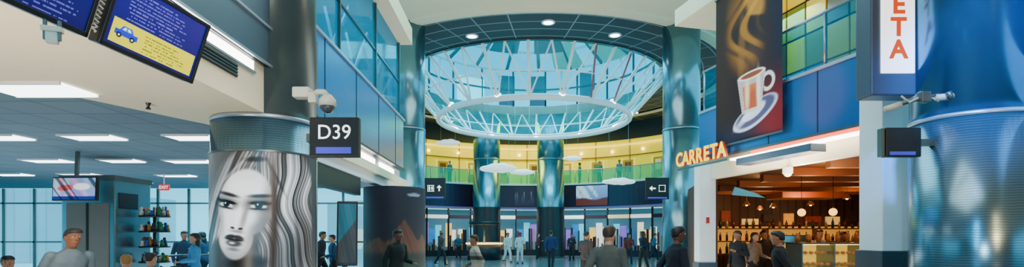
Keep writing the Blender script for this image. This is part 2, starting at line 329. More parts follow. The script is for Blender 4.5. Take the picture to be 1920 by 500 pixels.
# ------------------------------------------------------------------ cream atrium ceiling plate + rotunda
CX,CY=1.2,30.
arc=[(CX+10*math.sin(a),CY-10*math.cos(a)) for a in np.linspace(-.98,.98,48)]
plate('ceiling',[(-8,12.),(10.5,12.)]+[(10.5,arc[-1][1])]+arc[::-1]+[(-8,arc[0][1])],9.98,10.3,cream,kind='structure',label='cream plaster ceiling around the rotunda')
lathe('trim_3',CX,CY,[(10.0,9.92),(10.3,9.86),(10.55,9.9),(10.6,10.1),(10,10.1)],cream,None,96,kind='structure')
soff=BR('soffit_tile',c(44,58,66),c(36,50,58),c(130,150,158),1.5,.75,.03,.6,polar=True)
lathe('ceiling',CX,CY,[(7.2,10.0),(12.6,10.0),(12.6,10.12),(7.2,10.12)],soff,None,96,kind='structure',label='dark grey tiled ring soffit of rotunda',origin=(CX,CY,0))
lathe('trim_4',CX,CY,[(7.05,9.95),(7.25,9.95),(7.25,10.5),(7.05,10.5),(7.05,9.95)],dsteel,None,96,kind='structure')
for px,py in ((885,67),(1028,41),(1153,65)):
    d=8400/(440-py); p=((px-960)/1000*d,d)
    t=thing('downlight','round white recessed downlight in dark tiled soffit','light',(p[0],p[1],10),group='downlights in rotunda soffit')
    cyl('lens',p[0],p[1],.2,9.965,9.985,glow,t,24); lathe('ring',p[0],p[1],[(.2,9.96),(.27,9.96),(.27,10),(.2,10),(.2,9.96)],white,t,24)
def pol(R,a,z): return Vector((CX+R*math.sin(a),CY+R*math.cos(a),z))
for a,R in ((.62,9.4),(.8,9.0),(.95,8.6),(-.62,9.4),(-.78,9.1)):
    p=pol(R,a,10); t=thing('spotlight','small bright white spotlight fixed to the dark soffit','light',p,group='small spotlights around rotunda soffit'); tube('stem',[p,(p.x,p.y,9.75)],.03,black,t,6); lathe('head',p.x,p.y,[(.06,9.8),(.11,9.62)],black,t,16); ball('bulb',(p.x,p.y,9.63),.09,glow,t,10)
t=thing('skylight','glazed conical roof lantern with white radial beams','skylight',(CX,CY,10.5))
lathe('clerestory_glass',CX,CY,[(7.2,10.5),(7.2,12.9)],skyg,t,48)
lathe('roof_glass',CX,CY,[(7.3,13.05),(2.2,15.4)],skyg,t,48)
for i in range(40):
    a=2*math.pi*i/40; tube('mullion',[pol(7.15,a,10.5),pol(7.15,a,12.9)],.07,dark if i%2 else whitem,t,6)
lathe('sill_ring',CX,CY,[(7.05,11.6),(7.15,11.6),(7.15,11.7),(7.05,11.7),(7.05,11.6)],dark,t,48)
for i in range(20):
    a=2*math.pi*(i+.3)/20; tube('rafter',[pol(7.2,a,13),pol(2.2,a,15.35)],.12,dsteel if i%2 else M('salmon_beam',c(190,120,110),.5),t,6)
for R,z in ((7.2,13.),(5.6,13.75),(4.,14.5),(2.2,15.35)):
    tube('purlin',[pol(R,2*math.pi*i/48,z) for i in range(49)],.08,whitem,t,6)
lathe('roof_cap',CX,CY,[(.01,15.5),(2.25,15.35),(2.25,15.5)],cream,t,32)
for a0 in (.25,.75): lathe('roof_panel',CX,CY,[(7.15,12.95),(4,14.4)],cream,t,6,a0=a0,a1=a0+.3)
for a0 in (-.5,.05,-1.1): lathe('roof_panel',CX,CY,[(5.6,13.65),(2.2,15.25)],M('teal_panel',c(24,90,110),.5),t,8,a0=a0,a1=a0+.35)
lathe('clerestory_blind',CX,CY,[(7.1,10.55),(7.1,12.2)],M('pale_blind',c(210,235,240),.5,emit=1.1),t,8,a0=-.75,a1=-.45)
for a0 in (-.3,.0,.5): lathe('clerestory_blind',CX,CY,[(7.1,10.55),(7.1,12.6)],M('teal_dark',c(10,70,95),.5),t,8,a0=a0,a1=a0+.157)
# ring truss
t=thing('ring_truss','suspended white steel ring truss hung from splayed struts with glass infill','suspended ring',(CX,CY,8))
tube('hoop',[pol(5.3,2*math.pi*i/72,8) for i in range(73)],.15,whitem,t,10)
tube('hoop',[pol(5.02,2*math.pi*i/72,8.14) for i in range(73)],.06,whitem,t,8)
tube('hoop',[pol(6.2,2*math.pi*i/72,8.97) for i in range(73)],.035,whitem,t,6)
NS=22; rs=M('red_strut',c(200,90,95),.4,.1)
for i in range(NS):
    a=2*math.pi*(i+.25)/NS; a2=2*math.pi*(i+.75)/NS
    tube('strut',[pol(5.3,a,8),pol(7.15,a,10)],.075,whitem,t,6)
    tube('strut',[pol(5.3,a,8),pol(7.15,a2,10)],.045,rs if i in (8,9) else whitem,t,6)
    tube('strut',[pol(5.3,a,8),pol(7.15,2*a-a2,10)],.045,whitem,t,6)
lathe('glass_infill',CX,CY,[(5.35,8.05),(7.1,9.98)],tealc,t,40)
for i in range(11):
    a=2*math.pi*(i+.125)/11; ball('node_lamp',pol(5.3,a,8.12),.17,glow,t,12)
# back of rotunda
ylw=BR('yellow_wall',c(255,222,0),c(255,232,10),c(170,130,0),2.2,3.,.05,.5,emit=.45,polar='z')  # wall emits too, part of its brightness is put into the colour
def awall(name,R,a0,a1,z0,z1,mat,th=.2,parent=None,**k):
    return lathe(name,CX,CY,[(R,z0),(R+th,z0),(R+th,z1),(R,z1),(R,z0)],mat,parent,60,a0=a0,a1=a1,**k)
AA=1.25
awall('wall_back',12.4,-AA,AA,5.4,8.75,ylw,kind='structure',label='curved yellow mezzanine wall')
awall('wall_back',12.3,-AA,AA,8.75,10,M('dark_upper',c(16,40,50),.6),kind='structure')
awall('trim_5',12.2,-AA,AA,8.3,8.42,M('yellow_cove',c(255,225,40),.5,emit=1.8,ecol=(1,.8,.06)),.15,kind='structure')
awall('trim_5',12.2,-AA,AA,7.5,7.56,M('brown_rail',c(130,90,10),.5),.15,kind='structure')
awall('floor',10.2,-AA,AA,5.2,5.4,M('slab',c(40,44,58),.5),2.3,kind='structure',label='mezzanine slab')
awall('wall_back',10.1,-AA,AA,3.6,5.35,M('navy_fascia',c(36,28,56),.3,.2,var=.35,scale=.5),.15,kind='structure',label='dark navy curved mezzanine fascia')
awall('trim_6',10.05,-AA,AA,5.3,5.42,M('teal_edge',c(120,190,200),.4,emit=.4),.2,kind='structure'); awall('trim_6',10.05,-AA,AA,3.55,3.66,M('violet_edge',c(90,80,140),.4,emit=.4),.2,kind='structure')
awall('ceiling',10.25,-AA,AA,3.6,3.75,cream,2.3,kind='structure',label='cream soffit under mezzanine')
for i in range(13):
    a=-AA+.2*i+.1
    t=thing('mezzanine_doorway','tan framed doorway in curved yellow wall','doorway',pol(12.3,a,5.4),group='doorways on mezzanine')
    awall('opening',12.34,a-.035,a+.035,5.45,7.2,M('door_dark',c(180,140,5),.5,emit=.3),.04,t)
    awall('picture_panel',12.32,a-.02,a+.02,6.3,7.05,M('door_picture%d'%(i%3),[c(90,60,20),c(235,230,150),c(60,110,90)][i%3],.5,emit=.3),.02,t)
    awall('frame',12.3,a-.045,a-.035,5.4,7.3,M('ochre_frame',c(250,235,110),.5,emit=.6),.08,t); awall('frame',12.3,a+.035,a+.045,5.4,7.3,MATS['ochre_frame'],.08,t)
    if i<12:
        p=pol(12.25,a+.1,7.9); ball('wall_sconce',p,.12,M('sconce_glow',(1,.9,.5),.5,emit=5,ecol=(1,.85,.35)),t,10)
t=thing('glass_railing','curved green-tinted glass balustrade with steel posts and handrail','railing',pol(10.15,0,5.42))
awall('glass_panel',10.15,-AA,AA,5.45,6.35,G('rail_glass',c(180,240,215),.3,c(50,200,160),emit=.25),.02,t)  # green glow of the panes is put in as emission
tube('handrail',[pol(10.16,-AA+2*AA*i/60,6.4) for i in range(61)],.04,trim,t,6)
for i in range(26): 
    a=-AA+2*AA*i/25; tube('post',[pol(10.12,a,5.42),pol(10.12,a,6.4)],.03,trim,t,6)
def sunset(U,V):
    r=np.stack([.35+.2*V,.45+.2*V,.7+.15*V],1); s=np.clip(sst(.45,.7,n1(U*7+V*3)*.6+n1(U*16-V*5,1)*.4),0,1)[:,None]*.8; r=r*(1-s)+np.array([[.9,.93,.97]])*s
    g=(sst(0,.04,.36+.05*np.sin(U*8)-V))[:,None]; r=r*(1-g)+np.array([[.4,.12,.1]])*g; return r
def city(U,V):
    k=(np.sin(U*55)>.2)*(V<.45+.3*np.sin(U*17)); return np.stack([.08+.4*k*V,.08+.4*k*V,.2+.4*k*V],1)
for a0,a1,fn,lb in ((.36,.60,sunset,'printed banner of red desert under pale cloudy sky'),(-.42,-.34,city,'dark blue printed banner with white shapes'),(-.1,.05,city,'dark blue printed banner with pale skyline')):
    paint('banner_print',(lambda a0,a1:(lambda U,V:(CX+10.03*np.sin(a0+(a1-a0)*U),CY+10.03*np.cos(a0+(a1-a0)*U),3.75+V*1.45)))(a0,a1),40,24,fn,attrmat('print_lit',.4,.4),label=lb,cat='banner')
wallm=M('shop_back',c(80,130,150),.6,emit=.2)
awall('wall_back',13.6,-AA,AA,0,3.6,wallm,kind='structure',label='pale lit shop interior wall')
shopc=[c(245,235,190),c(70,190,225),c(250,190,90),c(130,90,190),c(235,240,240),c(30,110,170)]
for i in range(14):
    a=-1.05+.15*i
    t=thing('retail_bay','glazed shop bay with dark posts and lit display','shop',pol(12,a,0),group='shop bays below mezzanine')
    for q in range(3): awall('display_back',12.9,a-.062+.042*q,a-.024+.042*q,random.uniform(.4,1.2),random.uniform(1.9,2.6),M('shop_lit%d'%((i*5+q*2)%6),shopc[(i*5+q*2)%6],.5,emit=1.1,var=.8,scale=2.5),.05,t)
    awall('sign_band',12.0,a-.072,a+.072,2.85,3.12,M('shop_band%d'%(i%3),[c(240,240,235),c(50,34,44),c(255,225,160)][i%3],.5,emit=[1.0,0.05,.8][i%3]),.08,t)
    awall('post',11.95,a-.078,a-.070,0,3.6,dark,.15,t)
    awall('base_panel',12.0,a-.07,a+.07,0,.45,dark,.08,t)
    for k in range(9):
        aa=a-.058+.0145*k; h=random.uniform(.7,2.2); awall('display_rack',12.4+.1*(k%3),aa-random.uniform(.003,.007),aa+.005,.3,h,M('rack%d'%((i+k)%6),[c(20,20,30),c(130,40,30),c(170,160,140),c(14,60,100),c(160,100,30),c(30,26,34)][(i+k)%6],.5,emit=.04),.1,t)
for x,lb in ((-1.8,'dark printed wrap with colourful scene on column base'),(2.74,'dark printed wrap on column base')):
    lathe('column_wrap',x,37.9,[(.99,.1),(.99,3.55)],M('wrap_dark',c(30,24,30),.4,var=.8,scale=1.5),None,32,label=lb,cat='advertisement')
t=thing('round_kiosk','round dark kiosk counter with warm lit top','kiosk',(-1.8,34.6,0))
cyl('counter',-1.8,34.6,1.1,0,1.0,dark,t,32); cyl('worktop',-1.8,34.6,1.2,1.0,1.1,M('kiosk_top',c(255,220,140),.4,emit=3),t,32); 
tube('post',[(-1.8,34.6,1.08),(-1.8,34.6,2.3)],.06,dsteel,t); cyl('canopy',-1.8,34.6,1.0,2.3,2.45,dark,t,32); cyl('canopy_light',-1.8,34.6,.8,2.26,2.3,dsteel,t,24)
# clouds
cl=M('cloud_white',c(240,248,250),.6,emit=.75,ecol=(.85,.95,1))
def cloud(px,py,d,W,H):
    o=P(px,py,d); t=thing('cloud_pendant','white smooth cloud-shaped pendant hanging on thin wires','hanging decoration',o,group='cloud pendants in the rotunda')
    bm=bmesh.new()
    for k,(f,r) in enumerate(((-.34,.2),(-.12,.3),(.13,.33),(.34,.22))):
        bmesh.ops.create_icosphere(bm,subdivisions=3,radius=1,matrix=Matrix.Translation((f*W*.85,0,r*H*.35))@Matrix.Diagonal((W*.24,W*.2,r*H,1)))
    bmesh.ops.create_icosphere(bm,subdivisions=3,radius=1,matrix=Matrix.Diagonal((W*.5,W*.22,H*.16,1)))
    me=bpy.data.meshes.new('cloud'); bm.to_mesh(me); bm.free()
    b=bpy.data.objects.new('cloud_body',me); me.materials.append(cl); COL.objects.link(b); b.parent=t
    r=b.modifiers.new('r','REMESH'); r.mode='VOXEL'; r.voxel_size=.045; r.use_smooth_shade=True; s=b.modifiers.new('s','SMOOTH'); s.iterations=8
    for q in (-.3,.3):
        w_=tube('wire',[(0,0,0),(0,0,9.98-o.z-.1)],.006,trim,None,4); w_.parent=t; w_.location=(q*W,0,.1)
for a in ((840,269,38,1.7,.75),(934,318,27,1.8,.8),(979,324,31,1.4,.55),(1073,298,31,1.1,.5),(1160,342,28,1.7,.6)): cloud(*a)
def dsign(px,py,d,w_,h,kind,lb):
    p=P(px,py,d); t=thing('direction_sign',lb,'sign',p); F=FR(p,(1,0,0),(0,0,1))
    boxf('panel',F,-w_/2,w_/2,-h/2,h/2,-.06,.06,black,t,.01)
    s=h
    ax=w_*.2 if kind=='up' else -w_*.2
    pts=[(0,.16),(.12,.03),(.03,.03),(.03,-.13),(-.03,-.13),(-.03,.03),(-.12,.03)] 
    if kind!='up': pts=[(-y,x) for x,y in pts]
    polyf('arrow_mark',F,[(ax+x*s,y*s) for x,y in pts],.06,.066,wt,t)
    bx=-ax
    for (a,b_,e,f) in ((-.15,.15,.13,.15),(-.15,.15,-.15,-.13),(-.15,-.13,-.15,.15),(.13,.15,-.15,.15)): boxf('frame_mark',F,bx+a*s,bx+b_*s,e*s,f*s,.06,.066,wt,t)
    if kind=='up':
        for q in (-.06,.06):
            polyf('figure_mark',F,[(bx+q*s+.025*s*math.cos(k),.085*s+.025*s*math.sin(k)) for k in np.linspace(0,5.7,10)],.06,.066,wt,t)
            polyf('figure_mark',F,[(bx+q*s-.04*s,.05*s),(bx+q*s+.04*s,.05*s),(bx+q*s+.022*s,-.1*s),(bx+q*s-.022*s,-.1*s)],.06,.066,wt,t)
    boxf('blue_strip',F,-w_*.42,w_*.42,-h*.47,-h*.4,.06,.064,blueb,t)
    return t
dsign(816,353,20.5,.80,.8,'up','black square sign with white restroom figures and up arrow')
dsign(1232,353,20.3,.88,.82,'side','black square sign with white sideways arrow and square symbol')
# ------------------------------------------------------------------ D39 sign
F=FR(P(626.5,256.5,6.3),(1,0,0),(0,0,1)); t=thing('gate_sign','black box gate sign reading D39 with blue strip','sign',P(626.5,294,6.3))
boxf('panel',F,-.295,.295,-.235,.235,-.09,0,black,t,.012)
text('number_text','D39',F@Matrix.Translation((0,.05,.002)),.24,wt,t,.003,.0,sx=.97)
boxf('blue_strip',F,-.215,.2,-.195,-.12,0,.004,blueb,t)
boxf('bracket',F,-.35,-.28,-.05,.05,-.2,-.05,dsteel,t)
p=P(614,196,6.55); t=thing('dome_camera','white dome security camera on a curved wall arm','security camera',p)
cw=M('camera_white',c(205,200,180),.4)
q=P(567,173,6.55); boxf('mount_box',FR(q,(1,0,0),(0,0,1)),-.11,.1,-.07,.06,-.1,.06,cw,t,.02); q2=P(587,178,6.55); boxf('junction',FR(q2,(1,0,0),(0,0,1)),-.05,.05,-.1,.03,-.05,.05,cw,t,.015)
tube('arm',[q2,P(596,172,6.5),P(607,172,6.5),P(614,180,6.55)],.035,cw,t)
lathe('housing',p.x,p.y,[(.001,p.z+.13),(.05,p.z+.12),(.1,p.z+.06),(.105,p.z-.02),(.001,p.z-.02)],cw,t,24,smooth=True)
ball('dome',(p.x,p.y,p.z-.02),(.088,.088,.09),M('dome_smoke',c(70,72,76),.1),t)
# ------------------------------------------------------------------ monitors
scr=attrmat('screen_paint',.8,.3)
BL=Vector((-2.80,3.6,2.90)); Uv=Vector((.15,.8,-.05)); Vv=Vector((.15,0,.477))
F=FR(BL,Uv,Vv); W_=.82; H_=.50
def rowsf(U,V,nrow,u0,u1):
    r=np.floor(V*nrow); f=V*nrow-r; wd=u0+(u1-u0)*(.55+.45*TAB[0][(r.astype(int)*7)%2000]); return (f>.28)&(f<.62)&(U>u0)&(U<wd)&(n1(U*95+r*31,1)>.36)
def screenA(U,V):
    r=np.stack([.08+0*U,.05+0*U,.36+.10*V],1)
    m=(rowsf(U,V,18,.14,.9)&(V>.46)&(V<.95))[:,None]*.6; r=r*(1-m)+np.array([[.62,.6,.95]])*m
    y=(V<.42)&(V>.04)&(U>.04)&(U<.97); r=np.where(y[:,None],np.array([[.9,.84,.03]]),r)
    tx=y&rowsf(U,V,19,.38,.95)&(V>.07)&(V<.37); r=np.where(tx[:,None],r*.5,r)
    def cm(m,col):
        nonlocal r; r=np.where(m[:,None],np.array([col]),r)
    X=(U-.19)*W_/H_;Y=V-.24
    cm((np.abs(X)<.19)&(np.abs(Y+.02)<.042),[.1,.2,.75]); cm((np.abs(X)<.12-(Y-.02)*.6)&(Y>.02)&(Y<.1),[.12,.25,.8]); cm((np.abs(X)<.085-(Y-.02)*.6)&(Y>.035)&(Y<.085)&(np.abs(X)>.008),[.8,.9,.95])
    for wx in (-.11,.11): cm(((X-wx)**2+(Y+.06)**2)<.042**2,[.05,.05,.2]); cm(((X-wx)**2+(Y+.06)**2)<.018**2,[.8,.8,.9])
    return r
def screenB(U,V):
    r=np.stack([.08+0*U,.05+0*U,.34+.10*V],1)
    m=(rowsf(U,V,15,.05,.95)|rowsf(U+.02,V,15,.6,.98))[:,None]*.55
    return r*(1-m)+np.array([[.6,.6,.95]])*m
def monitor(F,fn,lb):
    t=thing('flight_information_monitor',lb,'monitor',F.translation,group='flight information monitors hung in a row')
    boxf('casing',F,0,W_,0,H_,-.09,0,black,t,.01)
    boxf('rear_housing',F,.1,W_-.1,.05,H_-.05,-.13,-.09,black,t,.02)
    for a in ((0,W_,-.003,.03),(0,W_,H_-.025,H_+.003),(-.003,.025,0,H_),(W_-.025,W_+.003,0,H_)): boxf('bezel',F,a[0],a[1],a[2],a[3],0,.015,black,t,.004)
    def sf(U,V):
        p=np.stack([.025+U*(W_-.05),.03+V*(H_-.055),.004+0*U,1+0*U],1); q=p@np.array(F).T; return q[:,0],q[:,1],q[:,2]
    paint('screen',sf,260,170,fn,scr,t); 
    tube('hanger',[F@Vector((W_/2,H_*.8,-.12)),F@Vector((W_/2,H_*.8,-.12))+Vector((0,0,1.2))],.03,black,t)
    return t
monitor(F,screenA,'black-framed flight monitor with blue text and yellow car advert panel')
F2=FR(BL-Uv.normalized()*.90,Uv,Vv); monitor(F2,screenB,'black-framed flight monitor showing blue rows of text')
t=thing('cable_coil','coiled pale cable between two hanging monitors','cable',F@Vector((-.04,.1,-.02)))
tube('coil',[F@Vector((-.045+.025*math.cos(k*.9),.06+k*.0045,-.02+.025*math.sin(k*.9))) for k in range(95)],.006,M('cable_grey',c(190,185,175),.5),t,6)
p=P(98,60,3.2); t=thing('wall_bracket','small pale metal bracket with hanging clamp below monitor','bracket',p)
Fb=FR(p,(1,.4,0),(0,0,1)); boxf('plate',Fb,-.05,.05,.0,.03,-.03,.03,cw,t,.004); boxf('clamp',Fb,-.03,.03,-.07,.0,-.02,.02,cw,t,.006); 
for q in(-.035,.035): boxf('prong',Fb,q-.008,q+.008,-.05,.07,-.012,.012,dsteel,t,.002)
# ------------------------------------------------------------------ gate area left
box('wall_back',-22,-3.7,17.2,17.4,0,.5,white,kind='structure')
t=thing('window_wall','full-height exterior glazing with slim steel mullions','window',(-12,17.3,.5))
for i in range(19): box('mullion',-21.5+i*1.0,-21.44+i*1.0,17.25,17.35,.5,3.1,dsteel,t)
for z in (1.35,2.6): box('transom',-22,-3.7,17.25,17.35,z,z+.05,dsteel,t)
box('glass_pane',-22,-3.7,17.29,17.31,.5,3.1,G('window_glass',c(235,250,255),.3,c(120,215,240),emit=1.2),t)  # panes emit on their own, daylight put into the glass
box('airport_building',-29,-25.2,30,40,0,4.2,BR('bld',c(90,150,170),c(140,185,200),c(50,90,110),.9,6,.05,.5,axes='xz'),label='grey-blue terminal building with vertical bands outside window',cat='building')
box('wall_left',-7.6,-6.9,15.8,16.9,0,3.1,white,kind='structure')
t=thing('lift_enclosure','stainless steel clad lift enclosure with dark panel joints','lift',(-7.95,10.5,0))
box('body',-8.45,-7.45,10,11.0,0,2.65,steel,t,.02); box('front_panel',-8.35,-7.55,9.985,10,.1,2.2,M('bronze_steel',c(124,114,106),.35,.4),t,.005)
box('top_band',-8.47,-7.43,9.97,11.02,2.62,2.72,dsteel,t); box('side_sign',-7.45,-7.43,10.1,10.6,2.1,2.4,dark,t)
box('joint_strip',-7.97,-7.93,9.975,9.99,.1,2.2,dark,t)
F=FR(P(139,353.5,9.4),(1,-.08,0),(0,.05,1)); t=thing('television','flat television with black frame showing a bright news picture','television',P(139,374,9.4))
boxf('casing',F,-.42,.42,-.21,.21,-.07,0,black,t,.01)
def tv(U,V):
    r=np.stack([.45+.4*n1(U*7+V*3),.5+.3*n1(U*9+3),.7+.2*n1(V*9+U*4,1)],1); r=np.where((V<.16)[:,None],np.array([[.1,.15,.5]]),r)
    m=(el(U,V,.3,.55,.2,.13,20,.2))[:,None]; r=r*(1-m)+np.array([[.8,.3,.3]])*m; m=(el(U,V,.68,.6,.2,.16,0,.2))[:,None]; r=r*(1-m)+np.array([[.95,.92,.9]])*m
    k=(n1(U*18+V*7,2)>.72)[:,None]; return np.where(k,r*.45,r)
def sf(U,V):
    p=np.stack([-.4+U*.8,-.19+V*.38,.003+0*U,1+0*U],1); q=p@np.array(F).T; return q[:,0],q[:,1],q[:,2]
paint('screen',sf,80,50,tv,scr,t); boxf('hanger',F,-.03,.03,.2,.67,-.06,-.02,dsteel,t)
p=P(307,351,13); t=thing('exit_sign','small red illuminated EXIT sign below the ceiling','sign',p); F=FR(p,(1,0,0),(0,0,1))
boxf('panel',F,-.13,.13,-.07,.07,-.03,0,M('exit_red',c(200,10,15),.4,emit=1.2),t,.005); text('exit_text','EXIT',F@Matrix.Translation((0,0,.002)),.11,wt,t); boxf('rod',F,-.01,.01,.07,.33,-.02,0,white,t)
p=P(290,500,10.6); t=thing('souvenir_stand','tall dark display stand crowded with small souvenirs','display stand',(p.x,10.6,0))
tube('pole',[(p.x,10.6,0),(p.x,10.6,2.15)],.03,dsteel,t); cyl('base',p.x,10.6,.28,0,.05,dark,t,24)
for z in (.75,1.05,1.35,1.65,1.95): cyl('tray',p.x,10.6,.27,z,z+.03,dark,t,24)
cs=[c(190,36,36),c(210,140,40),c(24,120,70),c(36,80,160),c(200,200,190),c(60,40,44),c(40,140,140)]
for k in range(80):
    a=k*2.4; z=[.78,1.08,1.38,1.68,1.98][k%5]; r=.22-.04*(k%3); h=.05+.05*random.random(); x=p.x+r*math.sin(a); y=10.6+r*math.cos(a)
    lathe('souvenir_figure',x,y,[(.001,z),(.04,z),(.035,z+h),(.015,z+h*1.2),(.03,z+h*1.5),(.025,z+h*1.9),(.001,z+h*2)],M('toy%d'%(k%7),cs[(k*5)%7],.5),t,8,smooth=True)
def htable(px,d,w_,h):
    x=(px-960)/1000*d; t=thing('high_table','tall dark-topped bar table with steel pedestal','table',(x,d,0),group='bar tables in gate area')
    box('top',x-w_/2,x+w_/2,d-.3,d+.3,h-.04,h,M('table_top',c(70,58,50),.3),t,.01); tube('pedestal',[(x,d,.03),(x,d,h-.04)],.04,steel,t); cyl('foot',x,d,.25,0,.03,steel,t,24)
htable(290,12,.95,1.15); htable(355,13.2,.8,1.12)
# ------------------------------------------------------------------ right side
box('wall_right',5.62,5.9,-8,6.3,3.05,3.5,cream,kind='structure'); box('wall_right',5.6,5.9,-8,6.3,3.5,9.7,gpanel,kind='structure'); box('ceiling',5.62,12,-8,6.6,2.95,3.05,cream,kind='structure')
R0=Vector((7.73-.257*13.2,13.2,0)); RF=FR(R0,(.249,-.968,0),(0,0,1))
s_=lambda d:(13.2-d)/.968
boxf('wall_right',RF,.5,5.3,3.38,4.46,-.25,0,panel,kind='structure',label='blue-grey metal balcony parapet over restaurant')
boxf('trim_7',RF,.5,5.3,4.46,4.52,-.28,.03,trim,kind='structure'); boxf('trim_7',RF,.5,5.3,3.33,3.38,-.28,.02,dsteel,kind='structure')
for s in (1.6,2.8,4.0): boxf('trim_7',RF,s,s+.02,3.38,4.46,0,.006,dark,kind='structure')
boxf('ceiling',RF,.5,5.3,3.38,3.5,-1.2,-.25,cream,kind='structure',label='lit cream soffit under balcony')
boxf('wall_right',RF,-.4,5.5,3.02,3.4,-.95,-.8,cream,kind='structure',label='white restaurant header')
boxf('linear_light_fixture',RF,.9,5.0,3.335,3.375,-.7,-.55,glow,label='long white strip light in the soffit above restaurant entrance',cat='light')
boxf('neon_strip',RF,2.3,4.95,3.28,3.33,-.03,.0,M('neon_red',(1,.1,.04),.5,emit=3.5,ecol=(1,.08,.02)),label='thin red-orange neon line below the balcony parapet',cat='light')
boxf('grey_canopy',RF,1.9,3.9,3.08,3.22,-.3,.05,gpanel,label='slim grey metal canopy edge above the entrance',cat='canopy',bev=.01)
t=thing('glass_railing','clear teal glass balustrade with steel handrail on parapet','railing',RF@Vector((2.9,4.5,-.1)))
boxf('glass_panel',RF,.5,5.3,4.52,5.45,-.12,-.1,G('rail2',c(170,225,235),.2,c(40,140,170),emit=.1),t); tube('handrail',[RF@Vector((.5,5.48,-.11)),RF@Vector((5.3,5.48,-.11))],.03,trim,t)
for i in range(5): tube('post',[RF@Vector((.55+i*1.17,4.5,-.11)),RF@Vector((.55+i*1.17,5.48,-.11))],.022,trim,t,6)
t=thing('upper_glazing','grid of amber and green lit windows with dark mullions','window',RF@Vector((2.5,4.5,-1.5)))
pc=[M('pane_amber',c(240,175,0),.3,emit=.5),M('pane_olive',c(130,120,0),.3,emit=.35),M('pane_brown',c(100,66,5),.3,emit=.3),M('pane_teal',c(20,140,175),.25,emit=.5)]
for i in range(13):
    for j in range(6):
        k=(3 if i<3 or (j==0 and i<6) else random.choice([0,0,1,1,2])); boxf('window_pane',RF,-.6+i*.55,-.6+i*.55+.5,4.5+j*.72,4.5+j*.72+.67,-1.55,-1.52,pc[k],t)
boxf('mullion_grid_back',RF,-.7,6.6,4.4,9,-1.62,-1.56,dark,t)
boxf('wall_right',RF,.5,5.3,3.5,4.4,-1.7,-1.5,dark,kind='structure')
boxf('ceiling',RF,-.4,1.2,6.9,7.3,-1.9,.1,cream,kind='structure',label='cream beam above glazing')
# coffee banner
def coffee(U,V):
    r=np.stack([.11+.04*U,.06+.02*U,.05+.05*U],1)
    def ov(m,col):
        nonlocal r; m=m[:,None]; r=r*(1-m)+np.array([col])*m
    ov(sst(.78,1.,U)*.55,[.03,.09,.22]); ov(el(U,V,.12,.7,.2,.5,0,.5)*.5,[.22,.12,.06]); ov(sst(.2,.0,V)*.6,[.06,.10,.26]); ov(el(U,V,.98,.1,.35,.22,0,.8)*.85,[.5,.03,.05])
    k=n1(U*9+2*np.sin(V*11),1); ov(el(U,V,.5,.72,.28,.26,15,.4)*sst(.45,.8,k)*.9,[.68,.42,.08]); ov(el(U,V,.62,.84,.16,.1,-30,.4)*sst(.35,.7,n1(V*24+U*5,2))*.8,[.80,.52,.14]); ov(el(U,V,.42,.6,.05,.22,-4,.6)*.6,[.58,.38,.12]); ov(el(U,V,.3,.87,.1,.12,20,.5)*.5,[.42,.24,.08]); ov(el(U,V,.55,.52,.16,.1,0,.9)*.4,[.5,.32,.16])
    ov(el(U,V,.62,.15,.33,.075,10,.06),[.74,.78,.86]); ov(el(U,V,.62,.157,.29,.061,10,.1),[.30,.28,.40]); ov(el(U,V,.60,.165,.18,.038,10,.15),[.82,.83,.88]); ov(el(U,V,.45,.13,.12,.02,20,.8)*.7,[.98,.98,1])
    w=.15+.06*(V-.19)/.2; m=((np.abs(U-.57)<w)&(V>.17)&(V<.40))*1.; ov(m*.85,[.86,.76,.72]); m2=((np.abs(U-.56)<w*.64)&(V>.19)&(V<.34))*1.; ov(m2*.85,[.84,.36,.12]); ov(m2*sst(.34,.27,V)*.4,[.55,.16,.05]); ov(el(U,V,.5,.28,.035,.1,0,.7)*.85,[1,.88,.74]); ov(el(U,V,.67,.3,.03,.11,0,.7)*.85,[.96,.92,.92]); ov(el(U,V,.57,.40,.205,.026,0,.1),[.94,.9,.87]); ov(el(U,V,.57,.40,.165,.016,0,.15),[.55,.26,.12])
    h=el(U,V,.81,.32,.10,.06,0,.1)-el(U,V,.81,.32,.06,.036,0,.1); ov(np.clip(h,0,1)*(U>.76),[.9,.84,.82])
    return r
def sb(U,V):
    p=np.stack([s_(11.95)+U*(s_(10.)-s_(11.95)),3.55+V*3.25,.1+0*U+.015*np.sin(U*9),1+0*U],1); q=p@np.array(RF).T; return q[:,0],q[:,1],q[:,2]
t=thing('fabric_banner','tall dark printed fabric banner picturing a glass coffee cup on saucer','banner',RF@Vector((s_(11),3.6,.1)))
paint('print',sb,160,240,coffee,attrmat('banner_lit',.35,.9),t); boxf('bottom_rod',RF,s_(11.97),s_(9.98),3.53,3.56,.08,.13,dsteel,t)
boxf('top_rod',RF,s_(11.97),s_(9.98),6.8,6.84,.08,.13,dsteel,t)
lt=M('letter_yellow',(1,.6,.0),.4,emit=1.5,ecol=(1,.58,.0)); lr=M('letter_red',c(190,50,0),.4,emit=.4)
t=thing('shop_lettering','raised glowing yellow letters with red edges reading CARRETA','sign',RF@Vector((.85,3.25,.14)))
for k,ch in enumerate('CARRETA'):
    Fk=RF@Matrix.Translation((.0+k*.275,3.43,.19))
    text('letter_edge',ch,Fk,.46,lr,t,.03,.010,sx=.9); text('letter_face',ch,Fk@Matrix.Translation((0,0,.033)),.46,lt,t,.006,.014,sx=.9)
boxf('mounting_rail',RF,-.15,1.8,3.20,3.24,.14,.18,dsteel,t)
